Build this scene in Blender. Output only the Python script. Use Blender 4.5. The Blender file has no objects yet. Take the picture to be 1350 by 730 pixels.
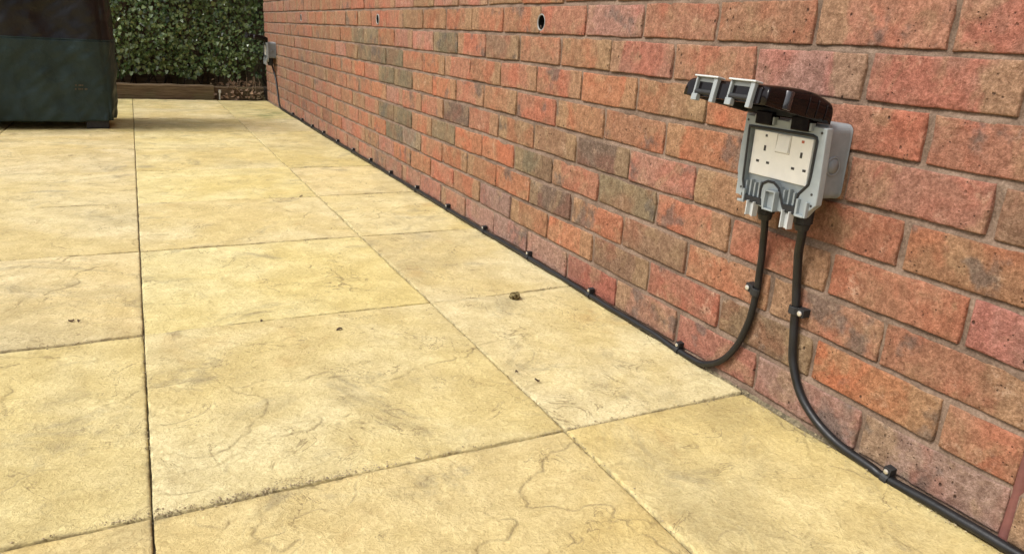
import bpy, bmesh, math, random
import numpy as np
from mathutils import Vector, Matrix, Quaternion, noise as mnoise

# ------------------------------------------------------------------ camera
scn = bpy.context.scene
COL = scn.collection
CAM = np.array([-0.957, -0.6428, 0.5827])
FPX, CX, CY = 960.4, 675.0, 365.2
FW = np.array([0.43794, 0.84385, -0.31005])
RT = np.array([0.89438, -0.44390, 0.05516])
DN = np.array([-0.09109, -0.30146, -0.94912])
cam_d = bpy.data.cameras.new('camera')
cam_d.sensor_fit = 'HORIZONTAL'
cam_d.sensor_width = 36.0
cam_d.lens = FPX / 1350 * 36
cam_d.clip_start = 0.02
cam_d.clip_end = 400
cam = bpy.data.objects.new('camera', cam_d)
COL.objects.link(cam)
M = Matrix(((RT[0], -DN[0], -FW[0], CAM[0]), (RT[1], -DN[1], -FW[1], CAM[1]), (RT[2], -DN[2], -FW[2], CAM[2]), (0, 0, 0, 1)))
cam.matrix_world = M
scn.camera = cam

# ------------------------------------------------------------------ world, sun, exposure
SUN_DIR = Vector((-0.74, 0.02, 0.92)).normalized()     # towards the sun
world = bpy.data.worlds.new('World')
scn.world = world
world.use_nodes = True
wn, wl = world.node_tree.nodes, world.node_tree.links
wn.clear()
sky = wn.new('ShaderNodeTexSky')
sky.sky_type = 'NISHITA'
sky.sun_disc = False
sky.sun_elevation = math.asin(SUN_DIR.z)
sky.sun_rotation = math.atan2(SUN_DIR.x, SUN_DIR.y)
sky.dust_density = 4.0
sky.air_density = 1.0
hs = wn.new('ShaderNodeHueSaturation')
hs.inputs['Saturation'].default_value = 0.22           # thin white cloud
bg = wn.new('ShaderNodeBackground')
bg.inputs['Strength'].default_value = 0.115
wo = wn.new('ShaderNodeOutputWorld')
wl.new(sky.outputs[0], hs.inputs['Color'])
wl.new(hs.outputs[0], bg.inputs['Color'])
wl.new(bg.outputs[0], wo.inputs['Surface'])
sd = bpy.data.lights.new('sun', 'SUN')
sd.energy = 1.5
sd.angle = math.radians(18)
sd.color = (1.0, 0.955, 0.88)
sun = bpy.data.objects.new('sun', sd)
COL.objects.link(sun)
sun.rotation_euler = SUN_DIR.to_track_quat('Z', 'Y').to_euler()
sun.location = (-3, 2, 5)
scn.view_settings.view_transform = 'Standard'
scn.view_settings.look = 'None'
scn.view_settings.exposure = 0.84
scn.view_settings.gamma = 1.0
scn.view_settings.use_curve_mapping = False

# ------------------------------------------------------------------ helpers
rng = random.Random(7)
ZP = -0.011                                             # paving level (z 0 is the foot of the lowest brick course)


def ray(px, py):
    return FW + RT * (px - CX) / FPX + DN * (py - CY) / FPX


def wallpt(px, py, X=0.0):
    v = ray(px, py)
    q = CAM + v * (X - CAM[0]) / v[0]
    return Vector((X, q[1], q[2]))


def gndpt(px, py, Z=ZP):
    v = ray(px, py)
    q = CAM + v * (Z - CAM[2]) / v[2]
    return Vector((q[0], q[1], Z))


def link(o, parent=None):
    COL.objects.link(o)
    if parent is not None:
        o.parent = parent
    return o


def mesh_obj(name, me, mat, parent=None):
    o = bpy.data.objects.new(name, me)
    if mat is not None and len(me.materials) == 0:
        me.materials.append(mat)
    return link(o, parent)


def bm_obj(name, bm, mat, parent=None, smooth=False, bevel=0.0, seg=2):
    me = bpy.data.meshes.new(name)
    bm.normal_update()
    bm.to_mesh(me)
    bm.free()
    if smooth:
        me.polygons.foreach_set('use_smooth', [True] * len(me.polygons))
    o = mesh_obj(name, me, mat, parent)
    if bevel:
        m = o.modifiers.new('bevel', 'BEVEL')
        m.width = bevel
        m.segments = seg
        m.limit_method = 'ANGLE'
        m.angle_limit = math.radians(35)
        m.harden_normals = False
    return o


def empty(name, loc=(0, 0, 0)):
    o = bpy.data.objects.new(name, None)
    o.location = loc
    o.empty_display_size = 0.05
    return link(o)


def tag(o, label, cat, group=None):
    o['label'] = label
    o['category'] = cat
    if group:
        o['group'] = group
    return o


def box(bm, x0, x1, y0, y1, z0, z1):
    v = [bm.verts.new((x, y, z)) for x in (x0, x1) for y in (y0, y1) for z in (z0, z1)]
    for f in ((0, 1, 3, 2), (4, 6, 7, 5), (0, 4, 5, 1), (2, 3, 7, 6), (0, 2, 6, 4), (1, 5, 7, 3)):
        bm.faces.new([v[i] for i in f])
    return v


def cyl(bm, p0, p1, r0, r1=None, n=16, caps=True):
    p0, p1 = Vector(p0), Vector(p1)
    r1 = r0 if r1 is None else r1
    d = (p1 - p0).normalized()
    a = d.orthogonal().normalized()
    b = d.cross(a)
    A, B = [], []
    for i in range(n):
        t = 2 * math.pi * i / n
        u = a * math.cos(t) + b * math.sin(t)
        A.append(bm.verts.new(p0 + u * r0))
        B.append(bm.verts.new(p1 + u * r1))
    for i in range(n):
        j = (i + 1) % n
        bm.faces.new((A[i], A[j], B[j], B[i]))
    if caps:
        bm.faces.new(A[::-1])
        bm.faces.new(B)


def smooth_path(pts, step=0.006):
    """Catmull-Rom through pts, resampled"""
    P = [Vector(p) for p in pts]
    P = [P[0] * 2 - P[1]] + P + [P[-1] * 2 - P[-2]]
    out = []
    for i in range(1, len(P) - 2):
        L = (P[i + 1] - P[i]).length
        n = max(2, int(L / step))
        for k in range(n):
            t = k / n
            a, b, c, d = P[i - 1], P[i], P[i + 1], P[i + 2]
            out.append(0.5 * ((2 * b) + (c - a) * t + (2 * a - 5 * b + 4 * c - d) * t * t + (3 * b - a - 3 * c + d) * t ** 3))
    out.append(P[-2])
    return out


def wobble(pts, a):
    return [q + Vector((0, a * mnoise.noise(q * 23), a * mnoise.noise(q * 19 + Vector((5, 1, 2))))) for q in pts]


def tube(bm, pts, r, n=12):
    prev = None
    up = Vector((1, 0, 0))
    rings = []
    for i, p in enumerate(pts):
        d = (pts[min(i + 1, len(pts) - 1)] - pts[max(i - 1, 0)]).normalized()
        a = up - d * up.dot(d)
        if a.length < 1e-4:
            a = d.orthogonal()
        a.normalize()
        b = d.cross(a)
        up = a
        rr = r(i) if callable(r) else r
        rings.append([bm.verts.new(p + (a * math.cos(2 * math.pi * k / n) + b * math.sin(2 * math.pi * k / n)) * rr) for k in range(n)])
    for A, B in zip(rings, rings[1:]):
        for k in range(n):
            j = (k + 1) % n
            bm.faces.new((A[k], A[j], B[j], B[k]))
    bm.faces.new(rings[0][::-1])
    bm.faces.new(rings[-1])


def vnoise(x, y, seed):
    """smooth value noise on numpy arrays, -1..1"""
    xi, yi = np.floor(x).astype(np.int64), np.floor(y).astype(np.int64)
    fx, fy = x - xi, y - yi
    fx, fy = fx * fx * fx * (fx * (fx * 6 - 15) + 10), fy * fy * fy * (fy * (fy * 6 - 15) + 10)

    def h(a, b):
        n = (a * 374761393 + b * 668265263 + seed * 974634777) & 0x7fffffff
        n = ((n ^ (n >> 13)) * 1274126177) & 0x7fffffff
        n = ((n ^ (n >> 16)) * 1911520717) & 0x7fffffff
        return ((n >> 8) % 65536) / 32767.5 - 1
    return (h(xi, yi) * (1 - fx) * (1 - fy) + h(xi + 1, yi) * fx * (1 - fy) + h(xi, yi + 1) * (1 - fx) * fy + h(xi + 1, yi + 1) * fx * fy)


def fbm(x, y, seed, oct=4, gain=0.5):
    s, a, t = 0, 1, 0
    for i in range(oct):
        s = s + a * vnoise(x * 2 ** i + 17.3 * i, y * 2 ** i - 9.1 * i, seed + i)
        t += a
        a *= gain
    return s / t


def sstep(a, b, x):
    t = np.clip((x - a) / (b - a), 0, 1)
    return t * t * (3 - 2 * t)


def grid_mesh(name, verts, nx, ny, smooth=True, attrs=None):
    """verts (nx*ny,3), index i*ny+j; built fast"""
    me = bpy.data.meshes.new(name)
    I = np.arange((nx - 1) * (ny - 1))
    i, j = I // (ny - 1), I % (ny - 1)
    a = i * ny + j
    q = np.stack([a, a + ny, a + ny + 1, a + 1], 1).astype(np.int32)
    me.vertices.add(nx * ny)
    me.vertices.foreach_set('co', np.asarray(verts, np.float32).ravel())
    me.loops.add(q.size)
    me.loops.foreach_set('vertex_index', q.ravel())
    me.polygons.add(len(q))
    me.polygons.foreach_set('loop_start', np.arange(0, q.size, 4, dtype=np.int32))
    me.polygons.foreach_set('loop_total', np.full(len(q), 4, np.int32))
    me.polygons.foreach_set('use_smooth', np.full(len(q), smooth))
    for k, v in (attrs or {}).items():
        at = me.attributes.new(k, 'FLOAT', 'POINT')
        at.data.foreach_set('value', np.asarray(v, np.float32).ravel())
    me.update()
    me.validate()
    return me


# ------------------------------------------------------------------ materials
class N:
    def __init__(s, name, rough=0.6, col=(0.5, 0.5, 0.5), spec=0.5, metal=0.0):
        s.m = bpy.data.materials.new(name)
        s.m.use_nodes = True
        s.t = s.m.node_tree
        s.b = s.t.nodes['Principled BSDF']
        s.b.inputs['Base Color'].default_value = (*col, 1)
        s.b.inputs['Roughness'].default_value = rough
        s.b.inputs['Specular IOR Level'].default_value = spec
        s.b.inputs['Metallic'].default_value = metal

    def new(s, k, **kw):
        n = s.t.nodes.new('ShaderNode' + k)
        for a, v in kw.items():
            setattr(n, a, v)
        return n

    def put(s, sock, v):
        if hasattr(v, 'is_output'):
            s.t.links.new(v, sock)
        elif isinstance(v, tuple) and len(v) == 3 and sock.type == 'RGBA':
            sock.default_value = (*v, 1)
        else:
            sock.default_value = v

    def noise(s, vec, scale, detail=4, rough=0.55, dist=0.0):
        n = s.new('TexNoise')
        s.put(n.inputs['Vector'], vec)
        s.put(n.inputs['Scale'], scale)
        n.inputs['Detail'].default_value = detail
        n.inputs['Roughness'].default_value = rough
        n.inputs['Distortion'].default_value = dist
        return n.outputs['Fac']

    def vor(s, vec, scale, feature='F1', rand=1.0):
        n = s.new('TexVoronoi', feature=feature)
        s.put(n.inputs['Vector'], vec)
        n.inputs['Scale'].default_value = scale
        n.inputs['Randomness'].default_value = rand
        return n.outputs['Distance']

    def ramp(s, v, a, b, c=0.0, d=1.0, smooth=True):
        n = s.new('MapRange', interpolation_type='SMOOTHSTEP' if smooth else 'LINEAR')
        s.put(n.inputs[0], v)
        for i, q in enumerate((a, b, c, d)):
            s.put(n.inputs[i + 1], q)
        return n.outputs[0]

    def math(s, op, a, b=0.0):
        n = s.new('Math', operation=op)
        s.put(n.inputs[0], a)
        s.put(n.inputs[1], b)
        return n.outputs[0]

    def mix(s, f, a, b, blend='MIX'):
        n = s.new('Mix', data_type='RGBA', blend_type=blend)
        s.put(n.inputs[0], f)
        s.put(n.inputs[6], a)
        s.put(n.inputs[7], b)
        return n.outputs[2]

    def vadd(s, a, b):
        n = s.new('VectorMath', operation='ADD')
        s.put(n.inputs[0], a)
        s.put(n.inputs[1], b)
        return n.outputs[0]

    def vmul(s, a, b):
        n = s.new('VectorMath', operation='MULTIPLY')
        s.put(n.inputs[0], a)
        s.put(n.inputs[1], b)
        return n.outputs[0]

    def bump(s, h, dist, strength=1.0, normal=None):
        n = s.new('Bump')
        n.inputs['Strength'].default_value = strength
        n.inputs['Distance'].default_value = dist
        s.put(n.inputs['Height'], h)
        if normal is not None:
            s.put(n.inputs['Normal'], normal)
        return n.outputs[0]

    def out(s, **kw):
        for k, v in kw.items():
            s.put(s.b.inputs[k.replace('_', ' ')], v)
        return s.m


def simple(name, col, rough=0.5, spec=0.5, metal=0.0, var=0.12, scale=60, bump=0.0, bscale=400):
    n = N(name, rough, col, spec, metal)
    pos = n.new('NewGeometry').outputs['Position']
    f = n.noise(pos, scale, 3)
    c = n.mix(n.ramp(f, 0.3, 0.7), tuple(x * (1 - var) for x in col), tuple(min(1, x * (1 + var)) for x in col))
    kw = {'Base_Color': c, 'Roughness': n.ramp(n.noise(pos, scale * 1.7, 2), 0.25, 0.75, max(0.03, rough - 0.07), min(1, rough + 0.09))}
    if bump:
        kw['Normal'] = n.bump(n.noise(pos, bscale, 3), bump)
    return n.out(**kw)


def brick_mat(name, attr):
    n = N(name, 0.9, spec=0.2)
    pos = n.new('NewGeometry').outputs['Position']
    if attr:
        a = n.new('Attribute', attribute_name='tint')
        base, rnd = a.outputs['Color'], a.outputs['Alpha']
    else:
        oi = n.new('ObjectInfo')
        base, rnd = oi.outputs['Color'], oi.outputs['Random']
    cv = n.new('CombineXYZ')
    n.put(cv.inputs[0], n.math('MULTIPLY', rnd, 37.0))
    n.put(cv.inputs[1], n.math('MULTIPLY', rnd, 91.0))
    n.put(cv.inputs[2], n.math('MULTIPLY', rnd, 53.0))
    p = n.vadd(pos, cv.outputs[0])

    def rr(k):
        return n.math('FRACT', n.math('MULTIPLY', rnd, k))
    big = n.noise(p, 9, 3, 0.5, 0.4)
    big2 = n.noise(n.vadd(p, (5.0, 3.0, 1.0)), 13, 4, 0.6, 0.6)
    mid = n.noise(p, 62, 5, 0.65)
    sand = n.noise(p, 190, 4, 0.75)
    fine = n.noise(pos, 420, 3, 0.75)
    hsv = n.new('HueSaturation')
    hsv.inputs['Saturation'].default_value = 0.98
    hsv.inputs['Value'].default_value = 0.87
    n.put(hsv.inputs['Color'], base)
    base = hsv.outputs[0]
    base = n.mix(1.0, base, (0.90, 0.885, 0.83), 'MULTIPLY')
    redder = n.mix(1.0, base, (1.10, 0.88, 0.86), 'MULTIPLY')
    buff = n.mix(0.6, base, (0.285, 0.19, 0.105))
    c = n.mix(n.ramp(big, 0.44, 0.62), base, redder)
    bf = n.ramp(big2, 0.51, 0.66, 0, 0.68)
    if not attr:
        # fired ends: buff where the bricks were stacked edge to edge
        ob = n.new('TexCoord').outputs['Object']
        sx = n.new('SeparateXYZ')
        n.put(sx.inputs[0], ob)
        side = n.math('MULTIPLY', sx.outputs[1], n.math('SUBTRACT', n.math('MULTIPLY', n.math('GREATER_THAN', rr(7.3), 0.5), 2.0), 1.0))
        edge = n.math('ADD', side, n.math('MULTIPLY', n.math('SUBTRACT', n.noise(p, 16, 4, 0.6), 0.5), 0.07))
        endf = n.math('MULTIPLY', n.ramp(edge, 0.052, 0.066), n.ramp(rr(5.1), 0.40, 0.45, 0, 0.9))
        bf = n.math('MAXIMUM', bf, endf)
    c = n.mix(bf, c, buff)
    sm = n.math('MULTIPLY', n.ramp(n.noise(n.vadd(p, (2.0, 8.0, 4.0)), 12, 4, 0.6), 0.55, 0.66), n.ramp(rr(13.7), 0.52, 0.56, 0, 0.66))
    c = n.mix(sm, c, (0.105, 0.088, 0.075))
    c = n.mix(n.ramp(mid, 0.30, 0.70), n.mix(1.0, c, (0.74, 0.71, 0.69), 'MULTIPLY'), n.mix(1.0, c, (1.20, 1.23, 1.25), 'MULTIPLY'))
    c = n.mix(n.ramp(sand, 0.34, 0.66), n.mix(1.0, c, (0.73, 0.71, 0.69), 'MULTIPLY'), n.mix(1.0, c, (1.19, 1.22, 1.25), 'MULTIPLY'))
    c = n.mix(n.ramp(fine, 0.35, 0.68), n.mix(1.0, c, (0.82, 0.80, 0.79), 'MULTIPLY'), n.mix(1.0, c, (1.12, 1.13, 1.14), 'MULTIPLY'))
    bl = n.math('MULTIPLY', n.ramp(n.noise(p, 20, 5, 0.7), 0.56, 0.76, 0, 0.62), n.ramp(sand, 0.40, 0.60, 0.15, 1))
    c = n.mix(bl, c, (0.50, 0.36, 0.25))
    pv = n.vor(n.vadd(pos, n.vmul(pos, (0.0, 0.35, 0.0))), 46, 'F1')
    pit = n.math('MULTIPLY', n.ramp(pv, 0.05, 0.17, 1, 0), n.ramp(n.noise(p, 17, 2), 0.50, 0.60))
    pv2 = n.vor(p, 120, 'F1')
    pit = n.math('MAXIMUM', pit, n.math('MULTIPLY', n.ramp(pv2, 0.06, 0.20, 1, 0), n.ramp(n.noise(p, 23, 2), 0.52, 0.62, 0, 0.8)))
    c = n.mix(n.math('MULTIPLY', pit, 0.85), c, (0.055, 0.032, 0.024))
    h = n.math('ADD', n.math('MULTIPLY', mid, 1.1), n.math('MULTIPLY', fine, 0.30))
    h = n.math('SUBTRACT', h, n.math('MULTIPLY', pit, 1.3))
    h = n.math('ADD', h, n.math('MULTIPLY', sand, 0.8))
    return n.out(Base_Color=c, Normal=n.bump(h, 0.0028), Roughness=n.ramp(mid, 0.3, 0.7, 0.82, 0.95))


def mortar_mat():
    n = N('mortar', 0.95, spec=0.2)
    pos = n.new('NewGeometry').outputs['Position']
    a, f = n.noise(pos, 12, 5, 0.6), n.noise(pos, 260, 3, 0.7)
    c = n.mix(n.ramp(a, 0.35, 0.65), (0.135, 0.092, 0.066), (0.225, 0.157, 0.115))
    c = n.mix(n.ramp(n.noise(pos, 30, 4), 0.60, 0.72, 0, 0.5), c, (0.31, 0.225, 0.165))
    c = n.mix(n.ramp(f, 0.3, 0.7, 0, 1), n.mix(1.0, c, (0.72, 0.70, 0.68), 'MULTIPLY'), n.mix(1.0, c, (1.18, 1.18, 1.18), 'MULTIPLY'))
    return n.out(Base_Color=c, Normal=n.bump(n.math('ADD', n.noise(pos, 90, 4), n.math('MULTIPLY', f, 0.5)), 0.003))


def slab_mat():
    n = N('riven_concrete_paving', 0.85, spec=0.3)
    pos = n.new('NewGeometry').outputs['Position']
    oi = n.new('ObjectInfo')
    tint, rnd = oi.outputs['Color'], oi.outputs['Random']
    cv = n.new('CombineXYZ')
    n.put(cv.inputs[0], n.math('MULTIPLY', rnd, 61.0))
    n.put(cv.inputs[1], n.math('MULTIPLY', rnd, 23.0))
    p = n.vadd(pos, cv.outputs[0])
    big = n.noise(p, 2.6, 4, 0.55, 0.5)
    mid = n.noise(p, 14, 6, 0.62, 0.3)
    fine = n.noise(pos, 210, 4, 0.72)
    grain = n.noise(pos, 620, 2, 0.6)
    c = n.mix(n.ramp(big, 0.35, 0.68), (0.605, 0.498, 0.228), (0.660, 0.575, 0.320))
    c = n.mix(1.0, c, tint, 'MULTIPLY')
    # rusty and grey stains
    st = n.ramp(n.noise(n.vadd(p, (4.0, 7.0, 0.0)), 4.2, 5, 0.6, 0.8), 0.60, 0.76, 0, 0.55)
    c = n.mix(st, c, (0.43, 0.245, 0.075))
    gs = n.ramp(n.noise(n.vadd(p, (9.0, 1.0, 3.0)), 5.0, 6, 0.68, 1.0), 0.545, 0.72, 0, 0.58)
    c = n.mix(gs, c, (0.25, 0.215, 0.14))
    wet = n.ramp(n.noise(n.vadd(p, (3.0, 5.0, 8.0)), 1.9, 6, 0.62, 0.7), 0.52, 0.66, 0, 0.30)
    c = n.mix(wet, c, (0.33, 0.285, 0.165))
    c = n.mix(n.ramp(mid, 0.36, 0.66), n.mix(1.0, c, (0.89, 0.87, 0.83), 'MULTIPLY'), n.mix(1.0, c, (1.06, 1.065, 1.08), 'MULTIPLY'))
    c = n.mix(n.ramp(fine, 0.34, 0.66), n.mix(1.0, c, (0.89, 0.87, 0.83), 'MULTIPLY'), n.mix(1.0, c, (1.05, 1.055, 1.07), 'MULTIPLY'))
    # small wandering dark veins
    w = n.math('ABSOLUTE', n.math('SUBTRACT', n.noise(n.vadd(p, (1.0, 6.0, 2.0)), 7.0, 5, 0.62, 1.2), 0.5))
    vein = n.math('MULTIPLY', n.ramp(w, 0.0, 0.011, 1, 0), n.ramp(n.noise(p, 9, 2), 0.47, 0.60, 0, 0.7))
    c = n.mix(vein, c, (0.20, 0.145, 0.065))
    # shade of the riven steps, painted in as thin dark lines
    fl = n.new('Attribute', attribute_name='flake_shade').outputs['Fac']
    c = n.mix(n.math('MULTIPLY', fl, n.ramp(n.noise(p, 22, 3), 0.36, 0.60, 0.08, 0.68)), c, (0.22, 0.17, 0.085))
    # soil at the joints
    ed = n.new('Attribute', attribute_name='edge').outputs['Fac']
    c = n.mix(n.math('MULTIPLY', ed, n.ramp(n.noise(p, 45, 4, 0.7), 0.42, 0.66, 0.0, 0.6)), c, (0.17, 0.135, 0.075))
    # algal film by the bed, and a darker patch right of the cover
    mo = n.new('Attribute', attribute_name='algae_dark').outputs['Fac']
    c = n.mix(n.math('MULTIPLY', mo, n.ramp(n.noise(n.vmul(pos, (1.0, 1.6, 1.0)), 7, 5, 0.65), 0.38, 0.62, 0.15, 0.85)), c, (0.155, 0.17, 0.055))
    sp = n.ramp(n.vor(p, 30), 0.035, 0.075, 1, 0)
    c = n.mix(n.math('MULTIPLY', n.math('MULTIPLY', sp, n.ramp(n.noise(p, 6, 2), 0.58, 0.66)), 0.8), c, (0.07, 0.05, 0.03))
    rough_ = n.noise(p, 75, 6, 0.72, 0.8)
    c = n.mix(n.ramp(rough_, 0.36, 0.64), n.mix(1.0, c, (0.92, 0.90, 0.87), 'MULTIPLY'), n.mix(1.0, c, (1.04, 1.045, 1.06), 'MULTIPLY'))
    strk = n.noise(n.vmul(p, (1.0, 3.2, 1.0)), 26, 6, 0.7, 0.8)
    c = n.mix(n.ramp(strk, 0.60, 0.74, 0, 0.38), c, (0.34, 0.265, 0.135))
    h = n.math('ADD', n.math('MULTIPLY', mid, 2.0), n.math('ADD', n.math('MULTIPLY', fine, 0.45), n.math('MULTIPLY', grain, 0.16)))
    h = n.math('ADD', h, n.math('MULTIPLY', rough_, 1.2))
    h = n.math('ADD', h, n.math('MULTIPLY', strk, 0.9))
    return n.out(Base_Color=c, Normal=n.bump(h, 0.0032), Roughness=n.ramp(fine, 0.3, 0.7, 0.72, 0.92))


def leaf_mat(name, a, b, rough):
    n = N(name, rough, spec=0.7)
    r = n.new('NewGeometry').outputs['Random Per Island']
    pos = n.new('NewGeometry').outputs['Position']
    c = n.mix(n.math('POWER', r, 1.4), a, b)
    c = n.mix(n.ramp(n.noise(pos, 3.0, 3), 0.40, 0.72, 0, 0.5), c, (0.12, 0.15, 0.035))
    n.b.inputs['Transmission Weight'].default_value = 0
    return n.out(Base_Color=c)


BRICK = brick_mat('brick', False)
BRICKS = brick_mat('brick_far', True)
MORTAR = mortar_mat()
SLAB = slab_mat()
GREY = simple('light_grey_plastic', (0.30, 0.335, 0.345), 0.42, var=0.06, bump=0.0002)
GREYB = simple('grey_box_plastic', (0.225, 0.25, 0.265), 0.5, var=0.06, bump=0.0003)
PALE = simple('pale_latch_plastic', (0.50, 0.52, 0.52), 0.32, var=0.05)
LATCH = simple('grey_latch_plastic', (0.27, 0.29, 0.29), 0.35, var=0.05)
SMOKE = simple('smoked_lid_plastic', (0.006, 0.0042, 0.0048), 0.07, spec=0.24, var=0.2)
RUBBER = simple('black_rubber', (0.014, 0.014, 0.015), 0.62, var=0.2)
CREAM = simple('cream_socket_plastic', (0.87, 0.855, 0.80), 0.35, var=0.03)
HOLE = simple('hole_dark', (0.035, 0.03, 0.028), 0.6)
NEON = simple('red_indicator', (0.45, 0.12, 0.07), 0.3)
CABLE = simple('black_cable_sheath', (0.009, 0.009, 0.010), 0.40, spec=0.4, var=0.25, scale=30, bump=0.0003, bscale=160)
NAIL = simple('nail_head', (0.75, 0.74, 0.72), 0.3, metal=0.85)
SEAL = simple('red_sealant', (0.155, 0.058, 0.048), 0.65, var=0.15, bump=0.0006, bscale=120)
PIPE = simple('pale_pipe_plastic', (0.27, 0.265, 0.25), 0.55)
PIPEIN = simple('bore_shade', (0.010, 0.009, 0.008), 0.9, spec=0.1)  # black colour stands in for the shade inside the pipe
SOIL = simple('soil', (0.075, 0.052, 0.03), 0.95, var=0.4, scale=25, bump=0.006, bscale=60)
GRIT = simple('sandy_grit', (0.34, 0.275, 0.16), 0.95, var=0.5, scale=200)
JOINT = simple('joint_sand', (0.15, 0.12, 0.07), 0.95, var=0.45, scale=120, bump=0.003, bscale=260)
LEAF = leaf_mat('ivy_leaf', (0.040, 0.084, 0.026), (0.29, 0.39, 0.15), 0.22)
STEM = simple('ivy_stem', (0.05, 0.034, 0.02), 0.85, var=0.3)
DEAD = leaf_mat('dead_leaf', (0.10, 0.055, 0.025), (0.28, 0.16, 0.075), 0.7)


def wood_mat():
    n = N('weathered_timber', 0.85, spec=0.2)
    pos = n.new('NewGeometry').outputs['Position']
    g = n.noise(n.vmul(pos, (1.6, 30.0, 30.0)), 4.0, 5, 0.65, 0.3)
    c = n.mix(n.ramp(g, 0.3, 0.7), (0.075, 0.05, 0.028), (0.19, 0.135, 0.080))
    c = n.mix(n.ramp(n.noise(pos, 5, 4), 0.45, 0.7, 0, 0.6), c, (0.13, 0.12, 0.06))
    return n.out(Base_Color=c, Normal=n.bump(g, 0.004))


def cloth_mat(name, a, b, rough):
    n = N(name, rough, spec=0.3)
    pos = n.new('NewGeometry').outputs['Position']
    c = n.mix(n.ramp(n.noise(pos, 6, 5, 0.6), 0.3, 0.7), a, b)
    c = n.mix(n.ramp(n.noise(n.vmul(pos, (1, 1, 2.5)), 14, 4, 0.7), 0.6, 0.8, 0, 0.35), c, tuple(min(1, x * 2.2 + 0.01) for x in b))
    h = n.math('ADD', n.noise(pos, 16, 4, 0.55, 0.6), n.math('MULTIPLY', n.noise(pos, 420, 2), 0.05))
    return n.out(Base_Color=c, Normal=n.bump(h, 0.0045), Roughness=n.ramp(n.noise(pos, 9, 3), 0.3, 0.7, rough - 0.08, rough + 0.12))


WOOD = wood_mat()
COVB = cloth_mat('black_cover_cloth', (0.006, 0.0055, 0.007), (0.011, 0.010, 0.0125), 0.36)
COVG = cloth_mat('green_cover_cloth', (0.011, 0.025, 0.026), (0.018, 0.036, 0.036), 0.5)

# ------------------------------------------------------------------ ground and patio
bm = bmesh.new()
gx = [-60, -20, -8, -4, -2, 0.3, 2, 8, 20, 60]
vs = [[bm.verts.new((x, y, -0.07)) for y in gx] for x in gx]
for i in range(len(gx) - 1):
    for j in range(len(gx) - 1):
        bm.faces.new((vs[i][j], vs[i + 1][j], vs[i + 1][j + 1], vs[i][j + 1]))
g = bm_obj('ground', bm, SOIL)
g['kind'] = 'structure'

PY0, PY1 = -1.60, 5.735                                 # patio extent along the wall
colx = [-0.008, -0.3858, -0.9877, -1.5897, -2.197, -2.804, -3.411]
rowy = [-1.60, -0.980, -0.373, 0.2395, 0.860, 1.470, 2.062, 2.662, 3.268, 3.872, 4.478, 5.085, PY1]
bm = bmesh.new()
box(bm, colx[-1], -0.004, PY0, PY1 + 0.02, -0.066, ZP - 0.0100)
patio = bm_obj('patio', bm, JOINT)
patio['kind'] = 'structure'


def flake_field(X, Y, w, l, seed, cut):
    """riven mould relief in metres, plus the lines of its steps; X,Y from the slab's corner"""
    r = random.Random(seed)
    h = 0.0022 * fbm(X * 4.5, Y * 4.5, seed) + 0.0011 * fbm(X * 16, Y * 13, seed + 5)
    line = np.zeros_like(X)
    marks = [(0.035, 0.11, 0.055, 0.05), (0.025, 0.28, 0.065, 0.06), (0.02, 0.44, 0.045, 0.04)] if r.random() < 0.75 else [(0.04, 0.2, 0.06, 0.07), (0.02, 0.42, 0.06, 0.05)]
    for k, (cx, cy, a, b) in enumerate(marks):
        cx, cy = cx + r.uniform(-.01, .012), cy + r.uniform(-.03, .03)
        th = r.uniform(-0.7, 0.7)
        u = (X - cx) * math.cos(th) + (Y - cy) * math.sin(th)
        v = -(X - cx) * math.sin(th) + (Y - cy) * math.cos(th)
        wob = 0.30 * fbm(X * 9, Y * 9, seed + 31 + k) if k > 2 else 0.10 * fbm(X * 14, Y * 14, seed + 31 + k)
        d = np.sqrt((u / a) ** 2 + (v / b) ** 2) + wob - 1
        side = sstep(-0.6, 0.5, u / a) if k <= 2 else sstep(-0.5, 0.6, (u * math.cos(k) / a + v * math.sin(k) / b))
        amp = r.uniform(0.0014, 0.0026)
        h = h - amp * sstep(0.07, -0.05, d) * (0.25 + 0.75 * side)
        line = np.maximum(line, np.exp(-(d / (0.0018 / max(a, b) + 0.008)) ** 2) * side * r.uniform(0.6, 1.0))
    # lamination edges: the slab face steps down along contours of a slow field
    wx_, wy_ = 0.05 * fbm(X * 6, Y * 6, seed + 61), 0.05 * fbm(X * 6, Y * 6, seed + 62)
    fld = fbm((X + wx_) * 3.4 + 3.1, (Y + wy_) * 4.2, seed + 70, 5, 0.46)
    gx_ = np.gradient(fld, axis=0) / np.maximum(np.gradient(X, axis=0), 1e-5)
    gy_ = np.gradient(fld, axis=1) / np.maximum(np.gradient(Y, axis=1), 1e-5)
    grd = np.clip(np.hypot(gx_, gy_), 0.8, 40)
    for k, lev in enumerate((-0.13, 0.13)):
        lev = lev + r.uniform(-0.05, 0.05)
        d = (fld - lev) / grd
        on = sstep(0.46, 0.64, 0.5 + 0.5 * fbm(X * 5.0 + 9 * k, Y * 5.0, seed + 90 + k, 2))
        h = h + 0.0017 * sstep(-0.0022, 0.0022, d) * (0.25 + 0.75 * on) * 0.8
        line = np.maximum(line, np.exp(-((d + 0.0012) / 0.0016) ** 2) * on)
    return h - 0.0012, np.clip(line, 0, 1)


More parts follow.
